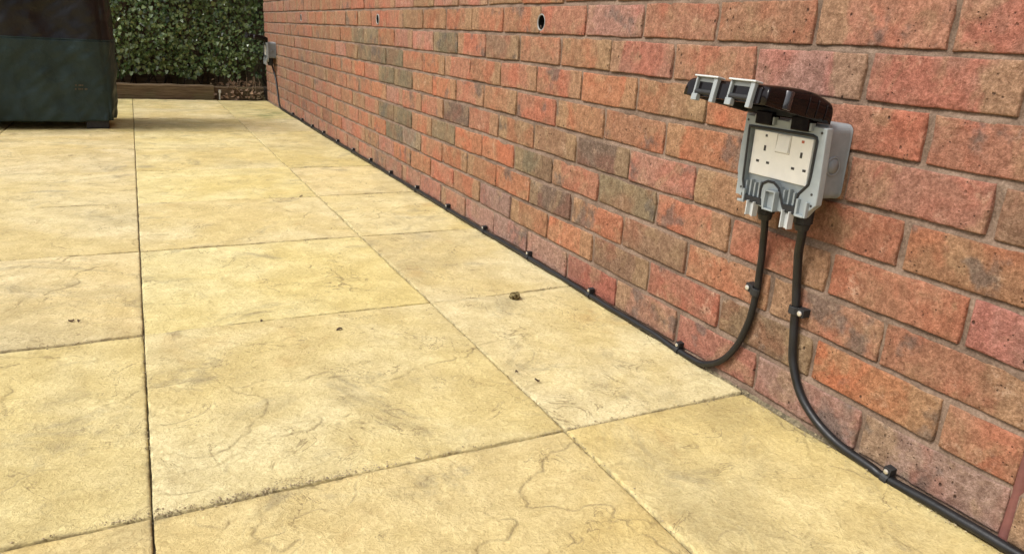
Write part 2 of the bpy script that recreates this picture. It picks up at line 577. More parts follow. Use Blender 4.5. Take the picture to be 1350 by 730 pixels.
TINTS = {(1, 2): (0.98, 0.93, 0.84), (0, 2): (1.0, 0.96, 0.86), (2, 2): (0.98, 0.92, 0.82), (2, 3): (1.0, 1.0, 0.98), (1, 3): (1.0, 1.0, 1.0)}
for ci in range(len(colx) - 1):
    for ri in range(len(rowy) - 1):
        x1, x0 = colx[ci], colx[ci + 1]
        y0, y1 = rowy[ri], rowy[ri + 1]
        seed = 1000 + ci * 37 + ri * 101
        r = random.Random(seed)
        gap = 0.0022 if ri > 3 else 0.0018
        gl, gr_ = (0.0020, 0.0) if ci == 0 else (0.0013, 0.0020) if ci == 1 else (gap, 0.0013) if ci == 2 else (gap, gap)
        if ri > 5:
            gap = 0.0026
        x0g, x1g, y0g, y1g = x0 + gl, x1 - gr_, y0 + gap, y1 - gap
        w, l = x1g - x0g, y1g - y0g
        near = ci <= 2 and 2 <= ri <= 5
        mid_ = ci <= 3 and ri <= 8
        res = 0.0026 if near else (0.008 if mid_ else 0.02)
        nx, ny = int(w / res) + 1, int(l / res) + 1

        def axis(L, n):
            t = np.linspace(0, L, n)
            return np.concatenate([[0, 0, 0.0022, 0.005], t[(t > 0.008) & (t < L - 0.008)], [L - 0.005, L - 0.0022, L, L]])
        ax, ay = axis(w, nx), axis(l, ny)
        nx, ny = len(ax), len(ay)
        X, Y = np.meshgrid(ax, ay, indexing='ij')
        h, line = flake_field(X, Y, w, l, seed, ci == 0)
        ex, ey = np.minimum(X, w - X), np.minimum(Y, l - Y)
        if ci == 0:
            ex = np.minimum(X, (w - X) + 0.004)
        e = np.minimum(ex, ey)
        chip = 0.5 + 0.5 * fbm((X + x0) * 40, (Y + y0) * 40, 5)
        wear = 0.0025 + 0.006 * np.clip(chip, 0, 1) ** 3
        h = h - 0.0014 * (1 - sstep(0, 1, e / wear)) ** 1.4
        edge = 1 - sstep(0.0005, 0.003 + 0.009 * chip ** 2, e)
        # the outline wanders a little
        wx = 0.0013 * fbm((Y + y0) * 30, X * 0 + x0 * 9, 11, 4, 0.65)
        wy = 0.0013 * fbm((X + x0) * 30, Y * 0 + y0 * 9, 12, 4, 0.65)
        XX = X + wx * (1 - sstep(0, 0.03, ex))
        YY = Y + wy * (1 - sstep(0, 0.03, ey))
        tip = (r.uniform(-.0015, .0015), r.uniform(-.002, .002))
        Z = ZP + h + tip[0] * (X / w - .5) + tip[1] * (Y / l - .5) - 0.0012
        if (ci, ri) in ((2, 2), (1, 2)):
            Z -= 0.0008
        Z[0, :] = Z[-1, :] = -0.05
        edge[0, :] = edge[-1, :] = 3.0                   # soil on the buried sides
        edge[:, 0] = edge[:, -1] = 3.0
        Z[:, 0] = Z[:, -1] = -0.05
        V = np.stack([XX - w / 2, YY - l / 2, Z], -1).reshape(-1, 3)
        WX, WY = X + x0g, Y + y0g
        alg_dark = np.exp(-(((WX + 0.15) / 0.16) ** 2 + ((WY - 4.75) / 0.32) ** 2)) + 0.35 * sstep(4.2, 5.5, WY) + 0.35 * sstep(0.35, 0.0, np.abs(WY - 4.1)) * sstep(-1.15, -0.95, WX) * sstep(-0.45, -0.7, WX)  # last term tints a patch right of the cover darker
        me = grid_mesh('paving_slab', V, nx, ny, True, {'flake_shade': line, 'edge': edge, 'algae_dark': np.clip(alg_dark, 0, 1)})
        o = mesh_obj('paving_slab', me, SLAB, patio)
        o.location = (x0g + w / 2, y0g + l / 2, 0)
        t = TINTS.get((ci, ri), None)
        if t is None:
            k = r.uniform(0.94, 1.05)
            t = (k, k * r.uniform(0.97, 1.01), k * r.uniform(0.92, 1.06))
        o.color = (*t, 1)

# loose grit lodged in the joints
gr = random.Random(5)
V, F = [], []


def grain(x, y, z, s):
    b = len(V)
    for d in ((1, 0, 0), (-1, 0, 0), (0, 1, 0), (0, -1, 0), (0, 0, 1), (0, 0, -1)):
        k = s * gr.uniform(0.6, 1.3)
        V.append((x + d[0] * k, y + d[1] * k, z + d[2] * k * 0.7))
    for f in ((0, 2, 4), (2, 1, 4), (1, 3, 4), (3, 0, 4), (2, 0, 5), (1, 2, 5), (3, 1, 5), (0, 3, 5)):
        F.append(tuple(b + i for i in f))


for ci in (1, 2):
    for _ in range(800):
        y = gr.uniform(-0.3, 3.0)
        if vnoise(np.array([y * 9.0]), np.array([ci * 3.3]), 4)[0] > -0.25:
            s = gr.uniform(0.0006, 0.0019)
            grain(colx[ci] + gr.gauss(0, 0.0035), y, ZP - 0.004 + gr.uniform(-0.002, 0.003), s)
for ri in (2, 3, 4, 5):
    for _ in range(600):
        x = gr.uniform(-1.6, -0.03)
        if vnoise(np.array([x * 8.0]), np.array([ri * 5.1]), 6)[0] > -0.1:
            s = gr.uniform(0.0006, 0.0022)
            grain(x, rowy[ri] + gr.gauss(0, 0.004), ZP - 0.004 + gr.uniform(-0.002, 0.003), s)
for _ in range(1500):
    y = gr.uniform(-0.4, 3.5)
    grain(gr.uniform(-0.022, -0.002), y, ZP + gr.uniform(-0.006, 0.002), gr.uniform(0.0006, 0.0024))
for _ in range(300):
    x = gr.gauss(-0.84, 0.12)
    grain(x, rowy[3] + abs(gr.gauss(0, 0.006)), ZP + gr.uniform(-0.001, 0.001), gr.uniform(0.0007, 0.0022))
me = bpy.data.meshes.new('joint_grit')
me.from_pydata(V, [], F)
o = mesh_obj('joint_grit', me, GRIT)
o['kind'] = 'stuff'
o['label'] = 'crumbs of brown sand and grit lodged in the paving joints'

# ------------------------------------------------------------------ brick wall
YEND = 5.7375
NC_ALL = 30                                             # courses built in all
PIPES = [(1.118, 0.627), (2.593, 0.630), (4.243, 0.634)]
wall = empty('brick_wall', (0, 2.5, 0))
tag(wall, 'long red and brown brick house wall carrying the cable and sockets', 'wall')


def brick_mesh(L, seed, ny=26, nz=11):
    H, D = 0.066, 0.10
    t = np.linspace(0, 1, ny - 4)
    ay = np.concatenate([[0, 0], [0.0009 / L, 0.0032 / L], t[1:-1] * (1 - 0.026) + 0.013, [1 - 0.0032 / L, 1 - 0.0009 / L], [1, 1]])
    t = np.linspace(0, 1, nz - 4)
    az = np.concatenate([[0, 0], [0.0009 / H, 0.0032 / H], t[1:-1] * 0.8 + 0.1, [1 - 0.0032 / H, 1 - 0.0009 / H], [1, 1]])
    ny, nz = len(ay), len(az)
    A, B = np.meshgrid(ay * L, az * H, indexing='ij')
    ea, eb = np.minimum(A, L - A), np.minimum(B, H - B)
    e = np.minimum(ea, eb)
    chip = np.clip(0.5 + 0.5 * fbm(A * 45, B * 45, seed), 0, 1)
    wear = 0.0010 + 0.0060 * chip ** 4
    depth = 0.0022 * (1 - sstep(0, 1, e / wear)) ** 1.3 + 0.0011 * fbm(A * 22, B * 30, seed + 3) + 0.0005 * fbm(A * 7, B * 9, seed + 9)
    AA = A + 0.0016 * fbm(B * 38, A * 0 + 3, seed + 21, 3) * (1 - sstep(0, .02, ea))
    BB = B + 0.0016 * fbm(A * 26, B * 0 + 8, seed + 22, 3) * (1 - sstep(0, .02, eb)) + 0.0008 * np.sin(A / L * 3.1 + seed)
    depth[0, :] = depth[-1, :] = D
    depth[:, 0] = depth[:, -1] = D
    V = np.stack([depth, AA - L / 2, BB - H / 2], -1).reshape(-1, 3)
    me = grid_mesh('brick', V, ny, nz, True)
    me.flip_normals()
    # front must face -x
    return me


FULL = [brick_mesh(0.2155, 40 + i * 7) for i in range(12)]
HALF = [brick_mesh(0.103, 140 + i * 7, 14, 8) for i in range(4)]
CUTS = {}
PAL = [((0.415, 0.190, 0.122), 26), ((0.395, 0.197, 0.118), 26), ((0.375, 0.192, 0.108), 18), ((0.325, 0.190, 0.110), 10),
       ((0.415, 0.215, 0.158), 14), ((0.275, 0.165, 0.110), 6), ((0.440, 0.195, 0.108), 7), ((0.255, 0.19, 0.12), 3)]
OL, GR, DB, ORG, RED, BR, PK, PG = (0.215, 0.165, 0.098), (0.27, 0.215, 0.155), (0.20, 0.128, 0.092), (0.42, 0.200, 0.100), (0.40, 0.172, 0.115), (0.33, 0.175, 0.095), (0.43, 0.21, 0.16), (0.35, 0.215, 0.17)
PIX = [(470, 47, OL), (478, 68, OL), (498, 72, OL), (520, 77, OL), (507, 97, OL), (530, 103, OL), (510, 145, OL), (530, 152, OL), (517, 172, OL),
       (542, 185, GR), (595, 147, DB), (587, 57, OL), (702, 213, OL), (797, 208, DB), (732, 187, BR), (553, 167, ORG), (660, 133, ORG), (530, 50, RED),
       (860, 316, (0.30, 0.17, 0.10)), (727, 265, DB), (1020, 430, (0.24, 0.15, 0.085)), (1150, 530, (0.45, 0.18, 0.075)), (1050, 520, PG), (1230, 610, PG),
       (1210, 260, RED), (1060, 95, PK), (1250, 110, RED), (1010, 30, (0.39, 0.185, 0.10)), (1170, 30, (0.46, 0.20, 0.12)), (1320, 40, RED),
       (1170, 180, (0.42, 0.165, 0.095)), (1290, 190, (0.40, 0.165, 0.10)), (1280, 345, (0.37, 0.175, 0.085)), (1120, 315, (0.36, 0.155, 0.085)),
       (1190, 395, (0.40, 0.175, 0.095)), (1320, 430, (0.40, 0.18, 0.14)), (1110, 420, (0.40, 0.19, 0.11)), (1260, 490, (0.37, 0.155, 0.085)), (1290, 590, (0.41, 0.185, 0.10)),
       (960, 240, (0.39, 0.20, 0.10)), (920, 300, (0.45, 0.185, 0.10)), (950, 360, (0.43, 0.20, 0.10)), (890, 385, (0.39, 0.155, 0.095)), (930, 445, (0.40, 0.155, 0.105)),
       (900, 90, (0.42, 0.19, 0.11)), (890, 20, (0.41, 0.18, 0.105)), (810, 25, PK), (745, 20, (0.44, 0.185, 0.11)), (690, 65, (0.40, 0.20, 0.11)), (770, 75, (0.40, 0.20, 0.10)),
       (845, 80, RED), (705, 340, (0.37, 0.22, 0.16)), (675, 315, (0.36, 0.21, 0.165)), (620, 280, (0.41, 0.22, 0.165)), (745, 355, (0.40, 0.22, 0.16)), (800, 385, (0.36, 0.14, 0.095)),
       (640, 255, (0.33, 0.19, 0.15)), (850, 430, (0.39, 0.16, 0.09))]
OVR = []
for px, py, c in PIX:
    q = wallpt(px, py)
    g_ = 0.3 * c[0] + 0.6 * c[1] + 0.1 * c[2]
    OVR.append((int(q.z // 0.075), q.y, tuple(0.94 * (0.88 * v + 0.12 * g_ + 0.004) for v in c)))


def course_bricks(k):
    """(y0, y1) of each brick in course k, the movement joint at y -0.237..-0.225"""
    out = []
    off = 0.0 if k % 2 == 0 else 0.1125
    y = -0.225
    if k % 2:
        out.append((y, y + 0.1125))
        y += 0.1125
    while y < YEND - 0.02:
        out.append((y, min(y + 0.225, YEND)))
        y += 0.225
    y = -0.2275
    if k % 2:
        out.append((y - 0.1125, y))
        y -= 0.1125
    while y > -1.6:
        out.append((y - 0.225, y))
        y -= 0.225
    return out


stuff = []
n_ind = 0
for k in range(NC_ALL):
    for (y0, y1) in course_bricks(k):
        L = y1 - y0 - 0.0095
        yc, zc = (y0 + y1) / 2, k * 0.075 + 0.0335
        half = L < 0.15
        # colour
        col = None
        for kk, yy, c in OVR:
            if kk == k and y0 < yy < y1:
                col = c
        if col is None:
            x = rng.random() * sum(w for _, w in PAL)
            for c, w in PAL:
                x -= w
                if x <= 0:
                    col = c
                    break
            if k == 0:
                col = tuple(0.45 * a + 0.55 * b for a, b in zip(col, (0.37, 0.225, 0.165)))
            elif yc > 2.6:                     # weathered far end
                t = min(1, (yc - 2.6) / 2.0) * (0.75 if k < 6 else 0.5)
                col = tuple(a * (1 - t) + b * t for a, b in zip(col, (0.30, 0.175, 0.12)))
            v = rng.uniform(0.92, 1.08)
            col = tuple(v * 0.96 * a for a in col)
        jx, jy, jz = rng.uniform(-0.0012, 0.0014), rng.gauss(0, 0.0012), rng.gauss(0, 0.0008)
        ry, rz = rng.gauss(0, 0.006), rng.gauss(0, 0.004)
        rxx = rng.gauss(0, 0.0035)
        flip = rng.random() < 0.5
        src = (HALF if half else FULL)[rng.randrange(4 if half else 12)]
        mat = Matrix.Translation((jx, yc + jy, zc + jz)) @ Matrix.Rotation(rz, 4, 'Z') @ Matrix.Rotation(ry, 4, 'Y') @ Matrix.Rotation(rxx + (math.pi if flip else 0), 4, 'X')
        if not half and abs(L - 0.2155) > 0.004:
            mat = mat @ Matrix.Diagonal((1, L / 0.2155, 1, 1))
        ind = k <= 10 and (y0 > -0.23 or (k < 1 and y0 > -0.5))
        if ind:
            n_ind += 1
            o = bpy.data.objects.new('brick', src)
            if len(src.materials) == 0:
                src.materials.append(BRICK)
            o.color = (*col, 1)
            link(o, wall)
            o.matrix_parent_inverse = Matrix.Translation((0, -2.5, 0))
            o.matrix_basis = mat
            for py_, pz_ in PIPES:
                if abs(pz_ - zc) < 0.045 and y0 - 0.03 < py_ < y1 + 0.03:
                    CUTS[o.name] = (o, py_, pz_, mat)
        else:
            stuff.append((src, mat, col, rng.random()))
# drill the pipe holes through the bricks they pass
if CUTS:
    dg = None
    cutters = []
    for py_, pz_ in PIPES:
        b = bmesh.new()
        cyl(b, (-0.05, py_, pz_), (0.3, py_, pz_), 0.0215, n=28)
        me = bpy.data.meshes.new('drill')
        b.to_mesh(me)
        b.free()
        c = bpy.data.objects.new('drill', me)
        link(c)
        cutters.append(c)
    for nm, (o, py_, pz_, mat) in CUTS.items():
        me = o.data.copy()
        b = bmesh.new()
        b.from_mesh(me)
        be = [e for e in b.edges if e.is_boundary]
        bmesh.ops.holes_fill(b, edges=be)                # close the back
        bmesh.ops.recalc_face_normals(b, faces=b.faces)
        b.to_mesh(me)
        b.free()
        o.data = me
        m = o.modifiers.new('drill', 'BOOLEAN')
        m.solver = 'EXACT'
        m.object = cutters[[q[0] for q in PIPES].index(py_)]
    bpy.context.view_layer.update()
    dg = bpy.context.evaluated_depsgraph_get()
    done = [(o, bpy.data.meshes.new_from_object(o.evaluated_get(dg))) for o, *_ in CUTS.values()]
    for o, me in done:
        o.modifiers.clear()
        me.name = 'brick'
        o.data = me
    for c in cutters:
        bpy.data.objects.remove(c)
# the rest of the brickwork as one part
VV, QQ, CC = [], [], []
nv = 0
cache = {}
for src, mat, col, rnd in stuff:
    if src.name not in cache:
        v = np.empty(len(src.vertices) * 3)
        src.vertices.foreach_get('co', v)
        q = np.empty(len(src.loops), np.int64)
        src.loops.foreach_get('vertex_index', q)
        cache[src.name] = (v.reshape(-1, 3), q.reshape(-1, 4))
    v, q = cache[src.name]
    R = np.array(mat)
    VV.append(v @ R[:3, :3].T + R[:3, 3])
    QQ.append(q + nv)
    nv += len(v)
    CC.append(np.tile(np.array([*col, rnd]), (len(v), 1)))
VV, QQ, CC = np.concatenate(VV), np.concatenate(QQ), np.concatenate(CC)
me = bpy.data.meshes.new('brickwork')
me.vertices.add(len(VV))
me.vertices.foreach_set('co', VV.astype(np.float32).ravel())
me.loops.add(QQ.size)
me.loops.foreach_set('vertex_index', QQ.astype(np.int32).ravel())
me.polygons.add(len(QQ))
me.polygons.foreach_set('loop_start', np.arange(0, QQ.size, 4, dtype=np.int32))
me.polygons.foreach_set('loop_total', np.full(len(QQ), 4, np.int32))
me.polygons.foreach_set('use_smooth', np.full(len(QQ), True))
at = me.attributes.new('tint', 'FLOAT_COLOR', 'POINT')
at.data.foreach_set('color', CC.astype(np.float32).ravel())
me.update()
o = mesh_obj('brickwork', me, BRICKS, wall)
o.matrix_parent_inverse = Matrix.Translation((0, -2.5, 0))
o['kind'] = 'stuff'

# mortar body with a rough recessed face
zs = [-0.06]
for k in range(0, NC_ALL):
    zs += [k * 0.075 - 0.0088 + 0.0098 * t for t in (0, 0.2, 0.4, 0.6, 0.8, 1.0)] + [k * 0.075 + 0.02, k * 0.075 + 0.045]
zs = np.array(sorted(zs + [NC_ALL * 0.075 - 0.004]))
ys = [-1.6 + 0.05 * i for i in range(26)] + [YEND - 0.004]
k = -2
while k * 0.1125 < YEND - 0.02:
    yp = k * 0.1125
    ys += [yp - 0.0052 + 0.0104 * t for t in (0, 0.2, 0.4, 0.6, 0.8, 1.0)]
    st_ = 8 if yp < 2.2 else 3
    ys += [yp + 0.0052 + (0.1125 - 0.0104) * i / st_ for i in range(1, st_)]
    k += 1
ys = np.array(sorted(y for y in ys if y < YEND - 0.0035))
Yg, Zg = np.meshgrid(ys, zs, indexing='ij')
# weather-struck pointing: set back under the upper brick, nearly flush below; perpends set back on the far side
kz = np.floor((Zg + 0.0098) / 0.075)
tz = (Zg + 0.0088 - kz * 0.075) / 0.0098
ky = np.floor((Yg + 0.006) / 0.1125)
ty = (Yg + 0.0052 - ky * 0.1125) / 0.0104
inz, iny = (tz >= -0.01) & (tz <= 1.01), (ty >= -0.01) & (ty <= 1.01)
Xg = np.where(inz, 0.0016 + 0.0048 * np.clip(tz, 0, 1), np.where(iny, 0.0024 + 0.0042 * np.clip(ty, 0, 1), 0.006))
Xg = Xg + 0.0018 * fbm(Yg * 30, Zg * 60, 3) + 0.0012 * fbm(Yg * 90, Zg * 90, 8, 2)
me = grid_mesh('mortar', np.stack([Xg, Yg, Zg], -1).reshape(-1, 3), len(ys), len(zs))
b = bmesh.new()
b.from_mesh(me)
kill = [f for f in b.faces if any((f.calc_center_median().y - p) ** 2 + (f.calc_center_median().z - q) ** 2 < 0.0195 ** 2 for p, q in PIPES)]
bmesh.ops.delete(b, geom=kill, context='FACES')
box(b, 0.10, 0.30, -1.6, YEND - 0.004, -0.06, NC_ALL * 0.075)
box(b, 0.0065, 0.10, -1.6, -1.59, -0.06, NC_ALL * 0.075)
box(b, 0.0065, 0.10, YEND - 0.012, YEND - 0.004, -0.06, NC_ALL * 0.075)
for f in b.faces:
    f.smooth = True
o = bm_obj('mortar', b, MORTAR, wall)
o.matrix_parent_inverse = Matrix.Translation((0, -2.5, 0))
# sealant in the movement joint
b = bmesh.new()
pts = [(-0.0002 + 0.0006 * math.sin(z * 40), z) for z in np.arange(-0.03, NC_ALL * 0.075, 0.03)]
prev = None
for x, z in pts:
    cur = [b.verts.new((x + 0.006, -0.2345, z)), b.verts.new((x + 0.0002, -0.230, z)), b.verts.new((x + 0.0002, -0.223, z)), b.verts.new((x + 0.006, -0.2185, z))]
    if prev:
        for i in range(3):
            b.faces.new((prev[i], cur[i], cur[i + 1], prev[i + 1]))
    prev = cur
o = bm_obj('sealant_joint', b, SEAL, wall, smooth=True)
o.matrix_parent_inverse = Matrix.Translation((0, -2.5, 0))
o['label'] = 'dull red sealant strip between the bricks'
# crumbled mortar fillet along the foot of the wall
b = bmesh.new()
prev = None
for i, y in enumerate(np.arange(-1.6, YEND, 0.012)):
    a = 0.003 * float(fbm(np.array([y * 25]), np.array([1.0]), 9)[0])
    c2 = 0.003 * float(fbm(np.array([y * 40]), np.array([4.0]), 19)[0])
    cur = [b.verts.new((-0.016, y, ZP - 0.010 + a)), b.verts.new((-0.010, y, ZP - 0.008 + c2)), b.verts.new((-0.003 + c2 * 0.4, y, ZP - 0.005 + a)), b.verts.new((0.007, y, ZP + 0.006 + a + c2))]
    if prev:
        for j in range(3):
            b.faces.new((prev[j], prev[j + 1], cur[j + 1], cur[j]))
    prev = cur
o = bm_obj('mortar_fillet', b, JOINT, wall, smooth=True)
o.matrix_parent_inverse = Matrix.Translation((0, -2.5, 0))

# overflow pipe ends in the wall
for (py_, pz_), lb in zip(PIPES, ('round dark pipe end with pale rim in the wall, close to the open socket', 'small dark pipe end in the wall, between two other pipe ends', 'small dark pipe end in the wall, close to the ivy')):
    e = tag(empty('wall_pipe', (0, py_, pz_)), lb, 'pipe', 'pipe ends set in the brick wall')
    b = bmesh.new()
    n = 32
    prof = [(0.12, 0.0213), (-0.0010, 0.0213), (-0.0018, 0.0207), (-0.0018, 0.0188), (-0.0008, 0.0182), (0.001, 0.0181)]
    rings = [[b.verts.new((x, rr * math.cos(2 * math.pi * i / n), rr * math.sin(2 * math.pi * i / n))) for i in range(n)] for x, rr in prof]
    for A, B in zip(rings, rings[1:]):
        for i in range(n):
            j = (i + 1) % n
            b.faces.new((A[i], B[i], B[j], A[j]))
    bm_obj('rim', b, PIPE, e, smooth=True)
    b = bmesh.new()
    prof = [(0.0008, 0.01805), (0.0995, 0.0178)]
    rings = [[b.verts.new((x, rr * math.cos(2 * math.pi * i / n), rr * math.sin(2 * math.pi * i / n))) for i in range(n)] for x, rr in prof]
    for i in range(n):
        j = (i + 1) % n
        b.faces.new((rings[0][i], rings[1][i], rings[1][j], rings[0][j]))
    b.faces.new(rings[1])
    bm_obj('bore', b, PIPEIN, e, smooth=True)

# ------------------------------------------------------------------ outdoor socket
SO = Vector((0, 0.200, 0.375))                          # base of the near socket on the wall


def L3(v):
    return Vector(v) - SO


def pxl(px, py, X):
    return wallpt(px, py, X) - SO


def make_socket():
    root = empty('outdoor_socket', SO)
    Y0, Y1, Z0, Z1 = 0.1180 - SO.y, 0.2835 - SO.y, 0.0, 0.1135
    # back box with rounded corners
    b = bmesh.new()
    rr, ring = 0.012, []
    for (cy, cz, a0) in ((Y1 - rr, Z1 - rr, 0), (Y0 + rr, Z1 - rr, 90), (Y0 + rr, Z0 + rr, 180), (Y1 - rr, Z0 + rr, 270)):
        for s in range(6):
            a = math.radians(a0 + s * 18)
            ring.append((cy + rr * math.cos(a), cz + rr * math.sin(a)))
    layers = [(-0.0005, -0.002), (-0.004, 0.0), (-0.049, 0.0015)]
    vs = []
    for x, inset in layers:
        vs.append([b.verts.new((x, y * (1 - inset * 6), (z - 0.0567) * (1 - inset * 6) + 0.0567)) for y, z in ring])
    m = len(ring)
    for A, B in zip(vs, vs[1:]):
        for i in range(m):
            j = (i + 1) % m
            b.faces.new((A[i], A[j], B[j], B[i]))
    b.faces.new(vs[-1])
    b.faces.new(vs[0][::-1])
    bb = bm_obj('back_box', b, GREYB, root, smooth=False, bevel=0.001)
    # knock-out ring on the near side
    kc = Vector((-0.030, Y0 - 0.0002, 0.052))
    b = bmesh.new()
    n = 28
    prof = [(0.0152, -0.0008), (0.0146, 0.0016), (0.0128, 0.0016), (0.0122, 0.0002), (0.0108, 0.0002), (0.0104, 0.0022), (0.0, 0.0022)]
    rings = [[b.verts.new((kc.x + r_ * math.cos(2 * math.pi * i / n), kc.y - h_, kc.z + r_ * math.sin(2 * math.pi * i / n))) for i in range(n)] for r_, h_ in prof[:-1]]
    for A, B in zip(rings, rings[1:]):
        for i in range(n):
            j = (i + 1) % n
            b.faces.new((A[i], B[i], B[j], A[j]))
    b.faces.new(rings[-1])
    bmesh.ops.recalc_face_normals(b, faces=b.faces)
    bm_obj('knockout', b, GREYB, bb, smooth=True)
    # collar behind the front frame
    b = bmesh.new()
    box(b, -0.0560, -0.0485, Y0 - 0.0015, Y1 + 0.0015, 0.004, Z1 + 0.0005)
    bm_obj('box_collar', b, GREYB, root, bevel=0.002)
    # front frame cut by its opening
    XF, XB = -0.068, -0.055
    outer = [(985, 151), (1040, 160), (1091, 170), (1086, 203), (1081, 238), (1077, 262), (1075, 272), (1066, 279), (1058, 288), (1049, 285), (1034, 281), (1003, 273), (982, 264), (975, 248), (972, 224), (977, 190)]
    inner = [(989, 166), (1072, 179), (1077, 182), (1078, 187), (1069, 233), (1066, 244), (1053, 256), (1050, 265), (1048, 278), (1032, 273), (1030, 262), (1027, 248), (1021, 241), (1013, 239), (1006, 242), (1003, 249), (1001, 265), (984, 260), (981, 250), (980, 236)]
    po, pi_ = [pxl(x, y, XF) for x, y in outer], [pxl(x, y, XF) for x, y in inner]
    b = bmesh.new()
    eds = []
    for P in (po, pi_):
        v = [b.verts.new(q) for q in P]
        eds += [b.edges.new((v[i], v[(i + 1) % len(v)])) for i in range(len(v))]
    fs = bmesh.ops.triangle_fill(b, use_beauty=True, use_dissolve=False, edges=eds)
    faces = [f for f in fs['geom'] if isinstance(f, bmesh.types.BMFace)]
    ex = bmesh.ops.extrude_face_region(b, geom=faces)
    for v in [q for q in ex['geom'] if isinstance(q, bmesh.types.BMVert)]:
        v.co.x = XB
    bmesh.ops.recalc_face_normals(b, faces=b.faces)
    fr = bm_obj('front_frame', b, GREY, root, bevel=0.0014)
    # rubber seal round the opening
    b = bmesh.new()
    loop = []
    c = sum(pi_, Vector()) / len(pi_)
    for i, q in enumerate(pi_):
        nxt = pi_[(i + 1) % len(pi_)]
        k = max(1, int((nxt - q).length / 0.004))
        for s in range(k):
            loop.append(q.lerp(nxt, s / k) + Vector((-0.0008, 0, 0)))
    ring0 = None
    rings = []
    for i, q in enumerate(loop):
        d = (loop[(i + 1) % len(loop)] - loop[i - 1]).normalized()
        a = Vector((1, 0, 0))
        s = d.cross(a)
        rings.append([b.verts.new(q + a * (0.0012 * math.cos(t)) + s * (0.0023 * math.sin(t))) for t in [j * math.pi / 4 for j in range(8)]])
    for i in range(len(rings)):
        A, B = rings[i], rings[(i + 1) % len(rings)]
        for j in range(8):
            b.faces.new((A[j], A[(j + 1) % 8], B[(j + 1) % 8], B[j]))
    bmesh.ops.recalc_face_normals(b, faces=b.faces)
    bm_obj('rubber_seal', b, RUBBER, root, smooth=True)
    for poly in ([(979, 254), (984, 257), (1002, 262), (1002, 271), (981, 264)], [(1031, 269), (1049, 273), (1048, 284), (1031, 279)]):
        b = bmesh.new()
        P = [pxl(x, y, XF - 0.0022) for x, y in poly]
        f = b.faces.new([b.verts.new(q) for q in P])
        ex = bmesh.ops.extrude_face_region(b, geom=[f])
        for v in [q for q in ex['geom'] if isinstance(q, bmesh.types.BMVert)]:
            v.co.x = XF + 0.003
        bmesh.ops.recalc_face_normals(b, faces=b.faces)
        bm_obj('well_seal', b, RUBBER, root, bevel=0.0008)
    # tray behind the plate, with ribbed cable wells below it
    b = bmesh.new()
    box(b, -0.0572, -0.0561, 0.124 - SO.y, 0.281 - SO.y, -0.021, 0.108)
    for (ya, yb) in ((0.134, 0.185), (0.218, 0.266)):
        for i in range(5):
            y = ya + (yb - ya) * (i + 0.5) / 5 - SO.y
            box(b, -0.0655, -0.0570, y - 0.0016, y + 0.0016, -0.020, 0.010 - 0.003 * (i % 2))
    bm_obj('recess_tray', b, GREY, root)
    # socket plate
    XP = -0.0625
    P = [pxl(994.5, 171.5, XP), pxl(1070.5, 182.5, XP), pxl(1064.5, 246.5, XP), pxl(987.5, 228.5, XP)]
    ymn, ymx = (P[1].y + P[2].y) / 2, (P[0].y + P[3].y) / 2
    zmn, zmx = (P[2].z + P[3].z) / 2, (P[0].z + P[1].z) / 2
    b = bmesh.new()
    box(b, XP, -0.0575, ymn, ymx, zmn, zmx)
    pl = bm_obj('socket_plate', b, CREAM, root, bevel=0.0012)
    # pin slots: dark boxes on the face stand in for the shade inside
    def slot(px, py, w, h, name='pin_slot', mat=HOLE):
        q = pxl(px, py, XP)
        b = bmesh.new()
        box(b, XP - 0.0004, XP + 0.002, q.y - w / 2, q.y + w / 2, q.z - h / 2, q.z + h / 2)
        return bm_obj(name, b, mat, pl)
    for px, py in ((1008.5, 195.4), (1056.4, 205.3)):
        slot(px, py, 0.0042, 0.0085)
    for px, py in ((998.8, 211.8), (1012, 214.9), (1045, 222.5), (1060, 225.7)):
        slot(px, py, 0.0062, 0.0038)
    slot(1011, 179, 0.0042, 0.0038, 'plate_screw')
    slot(1059, 187.6, 0.0050, 0.0040, 'indicator', NEON)
    q = pxl(1033, 190.5, XP)
    b = bmesh.new()
    v = box(b, XP - 0.0035, XP + 0.001, q.y - 0.0125, q.y + 0.0125, q.z - 0.0125, q.z + 0.0125)
    for w in v:
        if w.co.x < XP and w.co.z > q.z:
            w.co.x += 0.0026
    rk = bm_obj('rocker_switch', b, CREAM, pl, bevel=0.0008)
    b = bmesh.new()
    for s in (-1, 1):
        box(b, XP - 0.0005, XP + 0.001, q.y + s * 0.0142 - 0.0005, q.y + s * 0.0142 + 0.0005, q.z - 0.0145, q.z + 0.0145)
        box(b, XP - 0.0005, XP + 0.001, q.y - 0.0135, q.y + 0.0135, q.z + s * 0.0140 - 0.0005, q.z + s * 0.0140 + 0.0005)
    bm_obj('switch_shade_line', b, simple('plate_shade_line', (0.42, 0.39, 0.34), 0.5), pl)  # darker strips painted in as the shade line round the rocker
    # hinge lugs along the top of the frame
    for px, py in ((1011.5, 158), (1059, 166)):
        q = pxl(px, py, XF)
        b = bmesh.new()
        box(b, XF - 0.009, XF + 0.010, q.y - 0.0165, q.y + 0.0165, q.z - 0.0075, q.z + 0.013)
        hg = bm_obj('hinge', b, SMOKE, root, bevel=0.0015)
        for s in (-1, 1):
            b = bmesh.new()
            box(b, XF - 0.0065, XF + 0.003, q.y + s * 0.0192 - 0.0018, q.y + s * 0.0192 + 0.0018, q.z - 0.006, q.z + 0.006)
            bm_obj('hinge_cheek', b, GREY, hg, bevel=0.0006)
